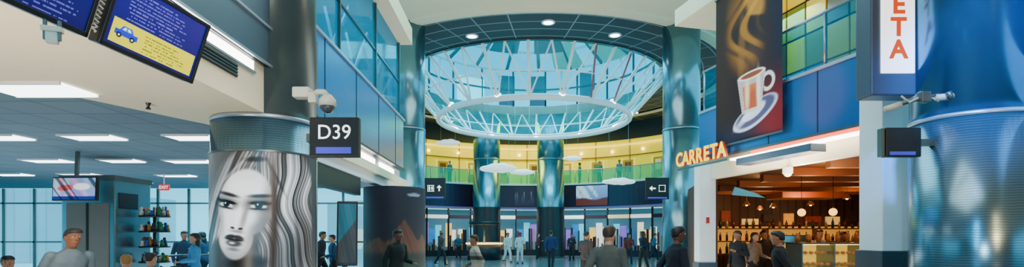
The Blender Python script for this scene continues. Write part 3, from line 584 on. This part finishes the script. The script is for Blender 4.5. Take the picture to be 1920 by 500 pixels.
# vertical sign
zb=1.6+.262*6.5; xs=(1681-960)/1000*6.5; F=FR((xs,6.5,zb),(1,0,0),(0,0,1)); t=thing('vertical_sign','tall grey light box with orange-red letters stacked on white panel','sign',(xs,6.5,zb))
boxf('casing',F,-.31,.29,0,3.6,-.3,0,M('casing_grey',c(74,86,102),.4,.3),t,.02)
boxf('lit_panel',F,-.20,.215,.26,3.4,0,.02,M('sign_white',(1,1,1),.4,emit=1.6),t,.03); 
orr=M('orange_red',c(240,76,0),.5,emit=.5)
for k,ch in enumerate('ATERRAC AL'):
    if ch!=' ': text('letter',ch,F@Matrix.Translation((.01,.54+k*.272,.022)),.31,orr,t,.004,.010)
boxf('wall_arm',F,.29,.6,.6,.75,-.25,-.1,dsteel,t); boxf('wall_arm',F,.29,.6,2.4,2.55,-.25,-.1,dsteel,t)
t=thing('white_pillar','square white pillar with dark base','pillar',(5.38,7.6,0))
box('shaft',5.14,5.62,7.4,7.9,.0,3.6,white,t,.01); box('base',5.1,5.66,7.36,7.94,0,1.38,M('base_dark',c(50,62,72),.4),t,.01)
t=thing('white_pillar','slim white pillar beside the restaurant entrance','pillar',(4.99,13.8,0))
box('shaft',4.78,5.2,13.6,14.0,0,3.38,white,t,.01); box('base',4.75,5.23,13.57,14.03,0,.9,MATS['base_dark'],t,.01); box('wall_switch',4.95,5.03,13.58,13.6,1.9,2.05,M('red_box',c(180,30,30),.4),t)
F=FR(P(1694,266,6.2),(1,.0,0),(0,0,1)); t=thing('gate_sign','black box sign with blue strip beside steel column','sign',P(1694,293,6.2))
boxf('panel',F,-.20,.21,-.17,.17,-.1,0,black,t,.01); boxf('side_cap',F,-.24,-.2,-.165,.165,-.1,-.02,dsteel,t,.005); boxf('blue_strip',F,-.16,.14,-.15,-.11,0,.004,blueb,t); boxf('bracket',F,.2,.4,-.04,.04,-.08,-.02,dsteel,t)
p=P(1712,188,5.75); t=thing('bullet_camera','pair of small pale security cameras on a column bracket','security camera',p)
def bul(a,b): tube('camera_body',[a,b],.035,cw,t,10)
bul(P(1755,183,5.7),P(1785,180,5.7)); bul(P(1660,205,5.8),P(1688,196,5.8)); tube('arm',[P(1688,196,5.8),P(1725,185,5.75),P(1760,176,5.7)],.016,dsteel,t); tube('arm',[P(1690,180,5.75),P(1705,192,5.75),P(1735,176,5.75),P(1760,190,5.7)],.01,cw,t)
tube('lens_hood',[P(1778,172,5.65),P(1784,186,5.65)],.03,dsteel,t); boxf('plate',FR(P(1730,183,5.75),(1,0,0),(0,0,1)),-.05,.05,-.06,.06,-.02,.06,dsteel,t,.01)
# ------------------------------------------------------------------ restaurant
brown=M('brown_ceiling',c(76,44,24),.6,var=.2); wood=BR('wood_slats',c(76,40,18),c(48,26,14),c(12,7,5),.3,4,.03,.5,axes='xz')
plate('ceiling',[(5.3,13.3),(6.3,9.3),(14,9.3),(14,20),(6.6,20)],3.2,3.3,brown,kind='structure',label='dark brown restaurant ceiling')
box('wall_back',6.6,14,19.9,20.05,0,3.2,wood,kind='structure',label='dark timber slat wall')
plate('wall_right',[(5.25,14),(5.4,14),(6.75,20),(6.6,20)],0,3.2,brown,kind='structure'); box('wall_right',13.9,14,7,20,0,3.2,brown,kind='structure')
for i in range(6): box('ceiling_beam',6.7,13.8,11.2+i*1.5,11.4+i*1.5,3.02,3.2,M('beam_brown',c(130,72,30),.5),label='brown timber ceiling beam',cat='beam',group='timber beams in the restaurant')
box('slat_screen',9.3,10.4,14.0,14.08,0,3.1,BR('slats2',c(40,26,20),c(30,20,16),c(6,5,4),.12,4,.03,.5,axes='xz'),label='dark vertical timber slat screen',cat='screen')
for px,py in ((1503,398),(1562,397)):
    p=P(px,py,13.8); t=thing('pendant_lamp','glowing amber globe pendant lamp','lamp',p,group='amber globe pendants'); ball('globe',p,.1,M('globe_amber',(1,.7,.3),.5,emit=3,ecol=(1,.5,.1)),t); tube('cord',[p,(p.x,p.y,3.2)],.008,black,t,5)
for px,py,d in ((1400,384,17),(1425,392,18),(1450,388,17),(1588,372,16),(1520,384,17)):
    p=P(px,py,d); p.z=min(p.z,3.0); t=thing('pendant_lamp','small warm cone pendant lamp','lamp',p,group='cone pendants'); lathe('shade',p.x,p.y,[(.04,p.z+.13),(.11,p.z)],M('shade_bronze',c(130,70,26),.4,emit=.4),t,20); ball('bulb',(p.x,p.y,p.z+.01),.045,wglow,t,8); tube('cord',[(p.x,p.y,p.z+.13),(p.x,p.y,3.2)],.006,black,t,4)
box('bar_canopy',7.7,9.5,15.2,16.2,2.66,2.84,M('canopy_brown',c(140,66,26),.5,emit=.15),label='brown timber canopy above the bar',cat='canopy',bev=.02)
F=FR(P(1402,362,13.9),(1,0,-.2),(0,-.4,1)); polyf('hanging_panel',F,[(-.38,-.12),(.46,-.02),(.18,.05),(-.38,.10)],-.02,.02,M('cyan_panel',c(90,180,210),.4,emit=.2),label='pale blue tilted hanging panel under the ceiling',cat='panel')
t=thing('menu_board','row of lit menu boards in cream and amber','menu board',(8.6,19.8,2))
for i in range(8): 
    x=7.0+i*.78; z0=1.98+.1*(i%2); box('board',x,x+[.5,.35,.6][i%3],19.8,19.9,z0,z0+[.3,.42,.22][i%3],M('menu%d'%(i%4),[c(255,150,30),c(120,36,16),c(255,190,100),c(50,30,18)][i%4],.5,emit=[.7,.4,.7,.1][i%4],var=.9,scale=7),t,.01)
t=thing('back_bar_shelf','timber back bar with lit shelves','shelf',(9,18.9,0))
for z in (.9,1.35,1.8): box('shelf',7.2,12.6,18.8,19.2,z,z+.04,M('shelf_wood',c(92,50,24),.4),t)
for x in (7.2,9,10.8,12.55): box('upright',x,x+.05,18.8,19.2,0,1.85,MATS['shelf_wood'],t)
box('lit_back',7.2,12.6,19.22,19.26,.9,1.9,M('bar_glow',c(255,140,30),.5,emit=.6,ecol=(1,.42,.05),var=.9,scale=3),t)
bp_=[(.001,0),(.04,0),(.04,.18),(.015,.24),(.015,.3),(.001,.3)]; bc=[c(90,30,14),c(24,60,34),c(160,130,80),c(110,66,16)]
bm_=[M('bottle%d'%i,bc[i],.15) for i in range(4)]; base=[]
random.seed(11)
for k in range(66):
    x=7.4+(k%22)*.235; z=(1.395,.945,1.845)[k//22]
    if 8.94<x<9.1 or 10.74<x<10.9: x+=.1 if x>9.02 or x>10.8 else -.08
    if k<4: o=lathe('bottle',x,18.95,[(r,q+z) for r,q in bp_],bm_[k],None,12,smooth=True); base.append(o)
    else:
        o=base[random.randrange(4)].copy(); COL.objects.link(o); o.location=(x,18.95,z); s=random.uniform(.65,1.25); o.scale=(random.uniform(.9,1.4),random.uniform(.9,1.4),s)
    meta(o,'coloured glass bottle standing on the back bar shelf','bottle',None,'bottles on the back bar')
for x,y in ((7.0,16.6),(8.2,17.4)):
    t=thing('dining_table','round dark timber cafe table with amber table lamp','table',(x,y,0),group='cafe tables in restaurant'); cyl('top',x,y,.35,.98,1.02,MATS['shelf_wood'],t,24); tube('pedestal',[(x,y,0),(x,y,.98)],.04,black,t); cyl('foot',x,y,.25,0,.03,black,t,20)
    cyl('lamp_body',x,y,.03,1.02,1.3,black,t,10); lathe('lamp_shade',x,y,[(.07,1.5),(.12,1.3)],M('shade_amber',c(255,160,60),.5,emit=2,ecol=(1,.45,.08)),t,20)
# pastry case
t=thing('pastry_case','glass-fronted pastry counter with warm interior light','display case',(7.8,12.9,0))
box('plinth',6.85,9.2,12.6,13.4,0,.8,M('counter_brown',c(80,44,24),.4),t,.01); box('deck',6.85,9.2,12.55,13.4,.8,.84,steel,t); box('mid_shelf',6.9,9.15,12.75,13.35,1.1,1.115,caseg,t)
box('back_panel',6.85,9.2,13.36,13.4,.84,1.4,M('case_back',c(255,190,10),.5,emit=1.1,ecol=(1,.58,.03),var=.8,scale=5),t)
box('top',6.85,9.2,12.75,13.4,1.38,1.42,M('case_top',c(90,66,40),.4),t,.005); box('case_light',6.95,9.1,12.8,12.84,1.36,1.38,M('case_lamp',(1,.8,.4),.5,emit=4,ecol=(1,.65,.2)),t)
polyf('glass_front',FR((6.86,0,0),(0,1,0),(0,0,1)),[(12.55,.84),(12.75,1.38),(12.76,1.38),(12.56,.84)],0,2.33,caseg,t)
for x in (6.85,7.62,8.4,9.17): box('divider',x,x+.025,12.6,13.4,.84,1.4,dsteel,t)
pst=None
for k in range(48):
    i=k%15; x=6.98+(i%5)*.14+(i//5)*.775; z,y=((.86,12.75),(1.135,12.95),(.86,13.1))[k//16]
    if k==0: o=ball('pastry',(x,y,z+.035),(.052,.07,.042),M('pastry_gold',c(215,130,20),.6,var=.5,scale=20,bump=.4,emit=.15),None,12); pst=o
    elif k in (15,31,47): continue
    else: o=pst.copy(); COL.objects.link(o); o.location=(x,y,z+.035)
    meta(o,'golden baked pastry on a case shelf','pastry',None,'pastries in display case')
jr=None
for k in range(7):
    x=7.0+k*.25+random.uniform(-.04,.04)
    if k==0: jr=lathe('glass_jar',x,13.1,[(.001,1.42),(.06,1.42),(.065,1.56),(.04,1.6),(.04,1.64),(.001,1.64)],M('jar_amber',c(150,84,30),.1,emit=.05),None,16,smooth=True); o=jr
    else: o=jr.copy(); COL.objects.link(o); o.location=(x,13.1,1.42); s=random.uniform(.6,1.3); o.scale=(s,s,random.uniform(.6,1.5))
    meta(o,'amber glass jar standing on pastry counter top','jar',None,'jars on pastry counter')
t=thing('green_menu_stand','small green and white notice on counter top','sign',(8.95,12.9,1.42)); box('card',8.8,9.1,12.9,12.92,1.45,1.8,M('green_card',c(50,120,80),.5,emit=.2),t); box('foot',8.85,9.05,12.85,12.97,1.42,1.45,black,t)
p=P(1477,325,11); t=thing('dome_camera','small white dome camera below the restaurant header','security camera',p); lathe('housing',p.x,p.y,[(.001,p.z+.14),(.1,p.z+.12),(.1,p.z),(.001,p.z)],cw,t,20); ball('dome',(p.x,p.y,p.z),(.08,.08,.07),cw,t); tube('stem',[(p.x,p.y,p.z+.12),(p.x,p.y,3.38)],.02,cw,t)
t=thing('espresso_machine','stainless espresso machine on the bar','coffee machine',(8.3,16,0)); box('bar_body',7.7,9.8,15.7,16.3,0,1.15,MATS['counter_brown'],t,.01); box('machine_body',7.9,8.7,15.8,16.2,1.3,1.6,steel,t,.03)
for x in (8.05,8.3,8.55): tube('group_head',[(x,15.8,1.38),(x,15.7,1.36)],.03,steel,t)
box('drip_tray',7.95,8.65,15.7,16.2,1.15,1.2,steel,t); box('leg',7.95,8.0,15.8,16.2,1.15,1.32,steel,t); box('leg',8.6,8.65,15.8,16.2,1.15,1.32,steel,t)
# ------------------------------------------------------------------ people
def addcone(bm,p,q,r1,r2,seg=12):
    p=Vector(p);q=Vector(q); d=q-p; L=d.length
    m=Matrix.Translation((p+q)/2)@d.to_track_quat('Z','Y').to_matrix().to_4x4()
    bmesh.ops.create_cone(bm,cap_ends=True,segments=seg,radius1=r1,radius2=r2,depth=L,matrix=m)
    for a,r in ((p,r1),(q,r2)): bmesh.ops.create_icosphere(bm,subdivisions=2,radius=r,matrix=Matrix.Translation(a))
def addball(bm,p,r): bmesh.ops.create_icosphere(bm,subdivisions=2,radius=1,matrix=Matrix.Translation(p)@Matrix.Diagonal((*r,1)))
def addloft(bm,rings,seg=20):
    R=[]
    for (x,y,z,rx,ry) in rings: R.append([bm.verts.new((x+rx*math.cos(2*math.pi*i/seg),y+ry*math.sin(2*math.pi*i/seg),z)) for i in range(seg)])
    for a,b in zip(R,R[1:]):
        for i in range(seg): bm.faces.new((a[i],a[(i+1)%seg],b[(i+1)%seg],b[i]))
    bm.faces.new(R[0][::-1]); bm.faces.new(R[-1])
def finish(bm,vox,sm,name,lean=0,piv=.95):
    if lean:
        for v in bm.verts:
            if v.co.z>piv: v.co.y-=(v.co.z-piv)*lean; v.co.z-=(v.co.z-piv)*lean*lean*.5
    me=bpy.data.meshes.new(name); bmesh.ops.recalc_face_normals(bm,faces=bm.faces); bm.to_mesh(me); bm.free(); o=bpy.data.objects.new('tmp',me); COL.objects.link(o)
    r=o.modifiers.new('r','REMESH'); r.mode='VOXEL'; r.voxel_size=vox; r.use_smooth_shade=True
    if sm: s=o.modifiers.new('s','SMOOTH'); s.iterations=sm; s.factor=.5
    dg=bpy.context.evaluated_depsgraph_get(); out=bpy.data.meshes.new_from_object(o.evaluated_get(dg)); bpy.data.objects.remove(o); out.name=name
    for p in out.polygons: p.use_smooth=True
    out.materials.clear(); out.materials.append(None); return out
POSES={
 'stand':dict(el=((.25,.03,1.13),(-.25,.03,1.13)),wr=((.26,-.04,.89),(-.26,-.04,.89)),kn=((.1,-.02,.5),(-.1,-.02,.5)),an=((.11,.02,.09),(-.11,.02,.09)),dz=0,lean=.03),
 'phone':dict(el=((.25,.02,1.14),(-.26,.05,1.13)),wr=((.12,-.26,1.24),(-.24,-.06,.90)),kn=((.1,-.03,.5),(-.12,.0,.5)),an=((.13,.0,.09),(-.14,.03,.09)),dz=0,lean=.06),
 'walk':dict(el=((.25,.12,1.15),(-.25,-.05,1.13)),wr=((.25,.05,.92),(-.24,-.24,1.0)),kn=((.1,-.2,.53),(-.1,.04,.5)),an=((.1,-.24,.1),(-.1,.3,.16)),dz=0,lean=.12),
 'stroll':dict(el=((.25,-.04,1.13),(-.25,.09,1.15)),wr=((.22,-.26,1.08),(-.24,.06,.92)),kn=((.1,.03,.5),(-.1,-.13,.52)),an=((.1,.2,.13),(-.1,-.15,.09)),dz=0,lean=.08),
 'hold':dict(el=((.30,.08,1.16),(-.26,.05,1.14)),wr=((.14,-.16,1.18),(-.27,-.05,.9)),kn=((.1,-.02,.5),(-.1,-.02,.5)),an=((.13,.02,.09),(-.11,.0,.09)),dz=0,lean=.36),
 'sit':dict(el=((.25,-.02,.74),(-.25,-.02,.74)),wr=((.14,-.27,.70),(-.14,-.27,.70)),kn=((.11,-.44,.53),(-.11,-.44,.53)),an=((.11,-.42,.09),(-.11,-.42,.09)),dz=-.41,lean=0)}
VAR={}
def variant(pose):
    if pose in VAR: return VAR[pose]
    Q=POSES[pose]; dz=Q['dz']; out={}; ln=Q['lean']
    def torso(bm,g):
        addloft(bm,[(0,0,.84+dz,.12+g,.09+g),(0,0,.9+dz,.165+g,.115+g),(0,0,.98+dz,.17+g,.12+g),(0,-.005,1.1+dz,.148+g,.102+g),(0,-.01,1.22+dz,.158+g,.11+g),(0,-.005,1.33+dz,.178+g,.115+g),(0,0,1.41+dz,.165+g,.095+g),(0,.005,1.46+dz,.10+g,.07+g),(0,.01,1.49+dz,.055+g,.055+g)])
    def legs(bm,g,foot=True):
        for k in (0,1):
            sx=1 if k==0 else -1; h=(sx*.09,0,.91+dz)
            addcone(bm,h,Q['kn'][k],.088+g,.058+g); addcone(bm,Q['kn'][k],Q['an'][k],.056+g,.038+g*1.3)
            if foot: a=Vector(Q['an'][k]); addcone(bm,a+Vector((0,.03,-.045)),a+Vector((sx*.01,-.14,-.06)),.038,.03)
    bm=bmesh.new(); torso(bm,0); legs(bm,0)
    for k in (0,1):
        sx=1 if k==0 else -1; sh=Vector((sx*.185,0,1.405+dz)); e=Vector(Q['el'][k]); w_=Vector(Q['wr'][k])
        addcone(bm,sh,e,.053,.04); addcone(bm,e,w_,.04,.026)
        d=(w_-e).normalized(); s=Vector((0,-1,0)); s=s-d*s.dot(d)
        if s.length<.45: s=Vector((-sx,0,0)); s=s-d*s.dot(d)
        s.normalize(); inn=d.cross(s)*( 1 if d.cross(s).x*sx<0 else -1)
        for j in (-1,0,1): addcone(bm,w_+d*.01+s*j*.008,w_+d*.085+s*j*.022,.016,.015,8)
        for j,Lf in enumerate((.062,.078,.072,.058)):
            o_=w_+d*.088+s*(.031-.0205*j); m=o_+(d*.8+s*(.16-.11*j)+inn*.15)*Lf*.5; addcone(bm,o_,m,.0088,.0082,8); addcone(bm,m,m+(d*.75+inn*.45+s*(.1-.07*j))*Lf*.5,.0082,.0068,8)
        o_=w_+d*.025+s*.022; m=o_+(d*.55+s*.75+inn*.2)*.04; addcone(bm,o_,m,.0125,.0105,8); addcone(bm,m,m+(d*.85+s*.35+inn*.2)*.036,.0105,.0085,8)
    H=[(0,-.035,1.512,.028,.03),(0,-.03,1.53,.048,.055),(0,-.012,1.56,.062,.083),(0,-.004,1.59,.069,.094),(0,.0,1.63,.074,.1),(0,.002,1.66,.076,.1),(0,.005,1.70,.075,.098),(0,.01,1.73,.06,.08),(0,.012,1.748,.03,.045)]
    addloft(bm,[(x,y,z+dz,a,b) for x,y,z,a,b in H]); addcone(bm,(0,.018,1.43+dz),(0,.008,1.56+dz),.06,.052)
    z=dz
    addcone(bm,(0,-.098,1.655+z),(0,-.116,1.617+z),.008,.013,8); addball(bm,(.011,-.108,1.612+z),(.009,.01,.007)); addball(bm,(-.011,-.108,1.612+z),(.009,.01,.007))
    addball(bm,(0,-.094,1.584+z),(.025,.012,.006)); addball(bm,(0,-.092,1.572+z),(.021,.012,.007)); addball(bm,(0,-.08,1.535+z),(.018,.015,.014))
    for sx in (-1,1): addball(bm,(sx*.078,.01,1.635+z),(.009,.018,.032)); addball(bm,(sx*.033,-.09,1.675+z),(.022,.012,.006)); addball(bm,(sx*.045,-.065,1.625+z),(.02,.02,.016))
    out['body']=finish(bm,.0068,2,'person_body',ln)
    bm=bmesh.new(); torso(bm,.018)
    for k in (0,1):
        sx=1 if k==0 else -1; sh=Vector((sx*.185,0,1.405+dz)); e=Vector(Q['el'][k]); w_=Vector(Q['wr'][k]); addcone(bm,sh,e,.068,.056)
        if pose!='hold': addcone(bm,e,e.lerp(w_,.93),.053,.040)
    bmesh.ops.create_cone(bm,cap_ends=True,segments=20,radius1=.085,radius2=.068,depth=.05,matrix=Matrix.Translation((0,.014,1.475+dz)))
    for v in bm.verts:
        v.co.y+=.006*math.sin(v.co.z*70+v.co.x*25); v.co.x+=.004*math.sin(v.co.z*55+v.co.y*30)
    out['shirt']=finish(bm,.012,2,'shirt',ln)
    bm=bmesh.new(); addloft(bm,[(0,0,.84+dz,.13,.1),(0,0,.9+dz,.185,.135),(0,0,1.0+dz,.18,.132),(0,0,1.03+dz,.17,.12)]); legs(bm,.018,False); out['trousers']=finish(bm,.013,3,'trousers',ln)
    for k in (0,1):
        bm=bmesh.new(); a=Vector(Q['an'][k]); addcone(bm,a+Vector((0,.03,-.042)),a+Vector((0,-.15,-.055)),.046,.036); out['shoe%d'%k]=finish(bm,.012,1,'shoe')
    for nm in ('short','long'):
        bm=bmesh.new()
        Hh=[(0,.045,1.60,.06,.065),(0,.035,1.64,.084,.078),(0,.03,1.68,.088,.09),(0,.008,1.705,.089,.112),(0,.008,1.735,.078,.102),(0,.012,1.765,.042,.058)]
        if nm=='long': Hh=[(0,.075,1.38,.06,.03),(0,.07,1.45,.09,.045),(0,.06,1.53,.098,.06)]+Hh[0:1]+[(0,.04,1.64,.094,.085)]+Hh[2:]
        addloft(bm,[(x,y,z_+dz,a,b) for x,y,z_,a,b in Hh]); out['hair_'+nm]=finish(bm,.009,2,'hair',ln)
    eye=bmesh.new(); bmesh.ops.create_uvsphere(eye,u_segments=12,v_segments=8,radius=.0105); me=bpy.data.meshes.new('eye'); 
    for f in eye.faces:
        f.smooth=True; f.material_index=1 if f.calc_center_median().y<-.0075 else 0
    eye.to_mesh(me); eye.free(); me.materials.append(M('eye_white',(.7,.7,.7),.2)); me.materials.append(M('iris_dark',(.02,.015,.01),.1)); out['eye']=me; out['dz']=dz
    VAR[pose]=out; return out
SK=[M('skin_light',c(205,146,114),.5),M('skin_tan',c(164,104,72),.5),M('skin_brown',c(96,58,40),.5)]
HR=[M('hair_black',c(16,13,12),.5,bump=.3,scale=60),M('hair_brown',c(60,36,20),.5,bump=.3,scale=60),M('hair_grey',c(60,56,54),.6,bump=.3,scale=60),M('hair_blond',c(160,116,60),.5,bump=.3,scale=60)]
def cloth(col): 
    n='cloth_%d_%d_%d'%col; return M(n,c(*[v*.82 for v in col]),.85,var=.25,scale=12,bump=.2)
def person(px,d,h,pose,rot,skin,hair,hl,sh,tr,label,z0=0,xy=None,shirtmat=None):
    v=variant(pose); x=(px-960)/1000*d if xy is None else xy[0]; y=d if xy is None else xy[1]
    def ob(name,me,mat,par=None):
        o=bpy.data.objects.new(name,me); COL.objects.link(o)
        if mat: o.material_slots[0].link='OBJECT'; o.material_slots[0].material=mat
        if par: o.parent=par
        return o
    b=ob('person',v['body'],SK[skin]); b.location=(x,y,z0); b.rotation_euler=(0,0,math.radians(rot)); b.scale=(h/1.75,)*3
    meta(b,label,'person')
    ob('shirt',v['shirt'],shirtmat or cloth(sh),b); ob('trousers',v['trousers'],cloth(tr),b); ob('shoe',v['shoe0'],black,b); ob('shoe',v['shoe1'],black,b); ob('hair',v['hair_'+hl],HR[hair],b)
    for sx in (-1,1):
        ln=POSES[pose]['lean']; zz=1.652+v['dz']; hz=max(0,zz-.95)
        e=ob('eye',v['eye'],None,b); e.location=(sx*.032,-.0905-hz*ln,zz-hz*ln*ln*.5)
    return b
stripe=BR('stripe_cloth',c(190,180,160),c(50,40,36),c(190,180,160),9,.09,.0,.8,axes='xz')
def chair(x,y,rot,sh=.45,nm='chair'):
    t=thing(nm,'black upholstered seat on steel legs','chair',(0,0,0),group='seats in gate area')
    box('seat',-.24,.24,-.24,.24,sh-.07,sh-.0,black,t,.02)
    if nm=='chair': box('backrest',-.24,.24,.22,.27,sh+.1,sh+.45,black,t,.02)
    for a in (-.2,.2):
        for b_ in (-.2,.2): tube('leg',[(a,b_,0),(a,b_,sh-.07)],.015,steel,t,6)
    for b_ in (-.18,.18):
        if nm=='chair': tube('back_support',[(b_,.23,sh-.05),(b_,.245,sh+.3)],.012,steel,t,6)
    t.location=(x,y,0); t.rotation_euler=(0,0,math.radians(rot))
person(118,6.4,1.72,'hold',62,1,2,'short',(150,166,174),(40,44,56),'dark grey-haired man in pale grey t-shirt leaning forward with raised hand')
for px,d,rot,sk,hr,hl,col,lb in ((15,8.2,60,1,0,'short',(30,50,110),'seated person with black hair in navy top'),(237,8.7,-150,0,3,'short',(130,70,60),'seated person with light hair in maroon top'),(283,9.6,160,0,1,'short',(120,120,130),'seated person with brown hair in grey top')):
    person(px,d,1.66,'sit',rot,sk,hr,hl,col,(40,40,60),lb); x=(px-960)/1000*d; chair(x,d,rot)
person(365,12.2,1.74,'sit',-60,0,1,'long',(80,170,225),(40,50,80),'woman in light blue top seated on a high stool',z0=.3); chair((365-960)/1000*12.2,12.2,-60,.75,'stool')
person(345,14.2,1.7,'phone',40,1,0,'short',(30,60,90),(20,30,50),'standing person with black hair in dark blue shirt')
person(382,15.2,1.68,'stroll',-90,1,0,'long',(60,80,120),(20,30,50),'woman with long dark hair in blue jacket')
for px,d,hh,ps,ro,sk,hr,hl,s,tt,lb in (
 (600,16,1.7,'walk',90,1,0,'short',(50,40,50),(30,30,40),'person in dark jacket walking through gate area'),
 (626,15.5,1.6,'stroll',-70,0,1,'short',(30,70,110),(30,30,40),'person in blue shirt walking'),
 (742,10.5,1.7,'stroll',60,2,0,'short',(16,36,30),(20,24,30),'person in dark green coat walking past drum'),
 (895,11.5,1.60,'walk',-80,1,1,'short',(200,190,170),(40,36,36),'person in striped top walking across the hall'),
 (951,31,1.72,'walk',30,1,0,'short',(235,235,235),(225,225,225),'person dressed in white walking'),
 (975,30,1.74,'phone',10,2,0,'short',(240,238,232),(215,215,215),'person in white outfit holding a hand up'),
 (1033,25,1.8,'walk',170,1,0,'short',(40,60,120),(30,34,50),'person in blue shirt walking away'),
 (1008,35,1.7,'phone',80,0,1,'long',(120,50,60),(30,34,50),'woman in dark red top standing'),
 (1072,33,1.68,'phone',-30,1,0,'short',(30,32,44),(30,30,36),'person in black standing by the shops'),
 (1098,17,1.7,'stroll',140,1,0,'short',(70,60,58),(40,36,36),'person in brown-grey coat walking away'),
 (1138,7.2,1.72,'walk',145,0,1,'short',(92,100,96),(50,52,56),'brown-haired person in grey jacket walking away'),
 (1180,29,1.64,'phone',0,1,1,'long',(150,40,40),(40,40,50),'woman in red top standing'),
 (1207,24,1.76,'stroll',-60,2,0,'short',(40,40,60),(70,60,50),'person in dark shirt walking'),
 (1226,34,1.7,'walk',80,0,0,'short',(60,110,150),(30,30,50),'person in light blue shirt walking'),
 (1262,7.8,1.72,'walk',100,2,0,'short',(12,22,42),(16,20,34),'person in dark navy jacket walking'),
 (826,28,1.7,'walk',60,1,0,'short',(90,60,60),(30,30,40),'person in brown top walking'),
 (860,36,1.62,'phone',20,0,3,'long',(40,100,130),(30,30,40),'blonde woman in teal top standing'),
 (1385,13.2,1.7,'phone',-60,1,0,'short',(26,24,28),(20,20,24),'person in black at restaurant entrance'),
 (1412,14,1.66,'stroll',30,0,1,'long',(150,125,105),(40,36,36),'woman in beige top in the restaurant'),
 (1432,15,1.72,'stand',0,1,0,'short',(40,30,30),(20,20,24),'person in dark shirt standing at the bar'),
 (1468,8.6,1.66,'walk',-120,1,0,'short',(22,20,26),(20,20,24),'person in black coat walking into the restaurant'),
 (1535,14.4,1.74,'phone',0,1,0,'short',(180,175,165),(20,20,24),'server in white shirt behind the pastry counter'),
 (1580,14.6,1.68,'stand',20,2,0,'long',(40,36,36),(20,20,24),'server in black shirt behind the counter')):
    person(px,d,hh,ps,ro,sk,hr,hl,s,tt,lb,shirtmat=stripe if 'striped' in lb else None)
for i,(a,cc) in enumerate(((-.55,(40,170,190)),(.1,(170,90,70)),(.36,(60,170,180)),(.5,(60,150,170)),(.64,(80,190,200)))):
    p=pol(11.1,a,5.4); person(0,0,1.66,'stand',(-40,20,70)[i%3],i%3,i%2,'short',cc,(30,36,50),'person standing behind the mezzanine railing',5.4,(p.x,p.y))
# ------------------------------------------------------------------ lights
area('skylight_area',(CX,CY,13),9,1700,(.25,.88,1))
area('hall_fill',(1.2,13,9.5),7,620,(.4,.88,1),sy=6)  # added overhead fill for the hall, no fitting modelled
area('concourse_fill',(.8,3,7),5,360,(1,.93,.82))  # fill added above the concourse, out of view
area('hall_up_fill',(1.5,16,.15),9,560,(1,.93,.8),(math.pi,0,0),sy=7)  # added upward fill to brighten the cream ceiling, no such fitting
area('rotunda_up_fill',(1.5,28,.15),10,150,(.4,.88,1),(math.pi,0,0),sy=8)  # upward fill added under the rotunda, no floor lamp there
area('gate_bounce_fill',(-9,10,.15),7,230,(.75,.92,1),(math.pi,0,0),sy=7)  # added below the view, stands in for light bouncing off the floor
spot('soffit_up_fill',(-3.9,2.2,.6),(-4.4,4.9,3.1),560,(1,.92,.78),95)  # unseen spot added to whiten the cream soffit from below
spot('left_parapet_spot',(-.5,3.0,2.2),(-3.1,5.4,3.4),100,(1,.93,.8),70)
area('gate_area_light',(-8.5,15,3.0),5,230,(.2,.82,1),sy=2.5)
spot('blue_column_tint',(3.6,3.8,4.6),(5.3,5.9,3.5),2600,(.01,.28,1),42)  # added spot that gives the steel column its blue glow
spot('amber_column_tint',(5.2,3.2,1.9),(5.75,6.0,2.2),260,(1,.48,.18),36)  # added spot for the warm brown reflection on the column
area('amber_highlight_fill',(4.9,-3,3.5),.35,240,(1,.5,.22),(math.radians(90),0,0),sy=5)  # added tall source behind the viewer for an amber column highlight
area('blue_highlight_fill',(-1,-3,3.5),.4,320,(.1,.65,1),(math.radians(90),0,0),sy=5)  # unseen source put behind the viewer for blue highlights on the steel
spot('column_white_spot',(4.0,3.0,1.2),(5.3,6.0,2.2),90,(.7,.93,1),50)
spot('left_column_spot',(-1.6,4.2,3.4),(-3.4,6.6,2.0),100,(.95,.97,1),55)
area('mezz_yellow',(CX,CY+8.8,9.6),8,760,(1,.86,.12),sy=2)
area('under_mezz',(CX,CY+10.5,3.5),12,260,(.7,.92,1),sy=1.5)
for x,y in ((7.2,12.2),(8.2,14.8),(8.2,17.5),(11,17)): point('restaurant_lamp',(x,y,2.6),60,(1,.5,.16),.2)
spot('red_parapet_spot',(3.2,8.8,3.0),tuple(RF@Vector((4.1,4.0,0))),800,(1,.04,.02),30)
area('left_glass_area',(-6,12,7.2),4,560,(.2,.85,1),sy=6)
area('right_glass_area',tuple(RF@Vector((1.5,6.5,-.9))),1.5,90,(.3,.85,1))
spot('balcony_blue_fill',(0,9,7.5),tuple(RF@Vector((3.,4.2,0))),520,(.15,.55,1),60)  # added blue fill on the right parapet
spot('balcony_blue_fill',(1,8,7.5),(-3.3,11.5,4.3),850,(.25,.65,1),60)  # same kind of added blue fill, aimed at the left parapet
spot('banner_spot',(1,8,6.5),tuple(RF@Vector((2.4,5.0,.1))),160,(1,.85,.65),40)
area('soffit_wash',tuple(RF@Vector((2.7,2.6,-.45))),3,110,(1,.93,.8),(math.pi,0,0),sy=.5)
print('done',len(bpy.data.objects))
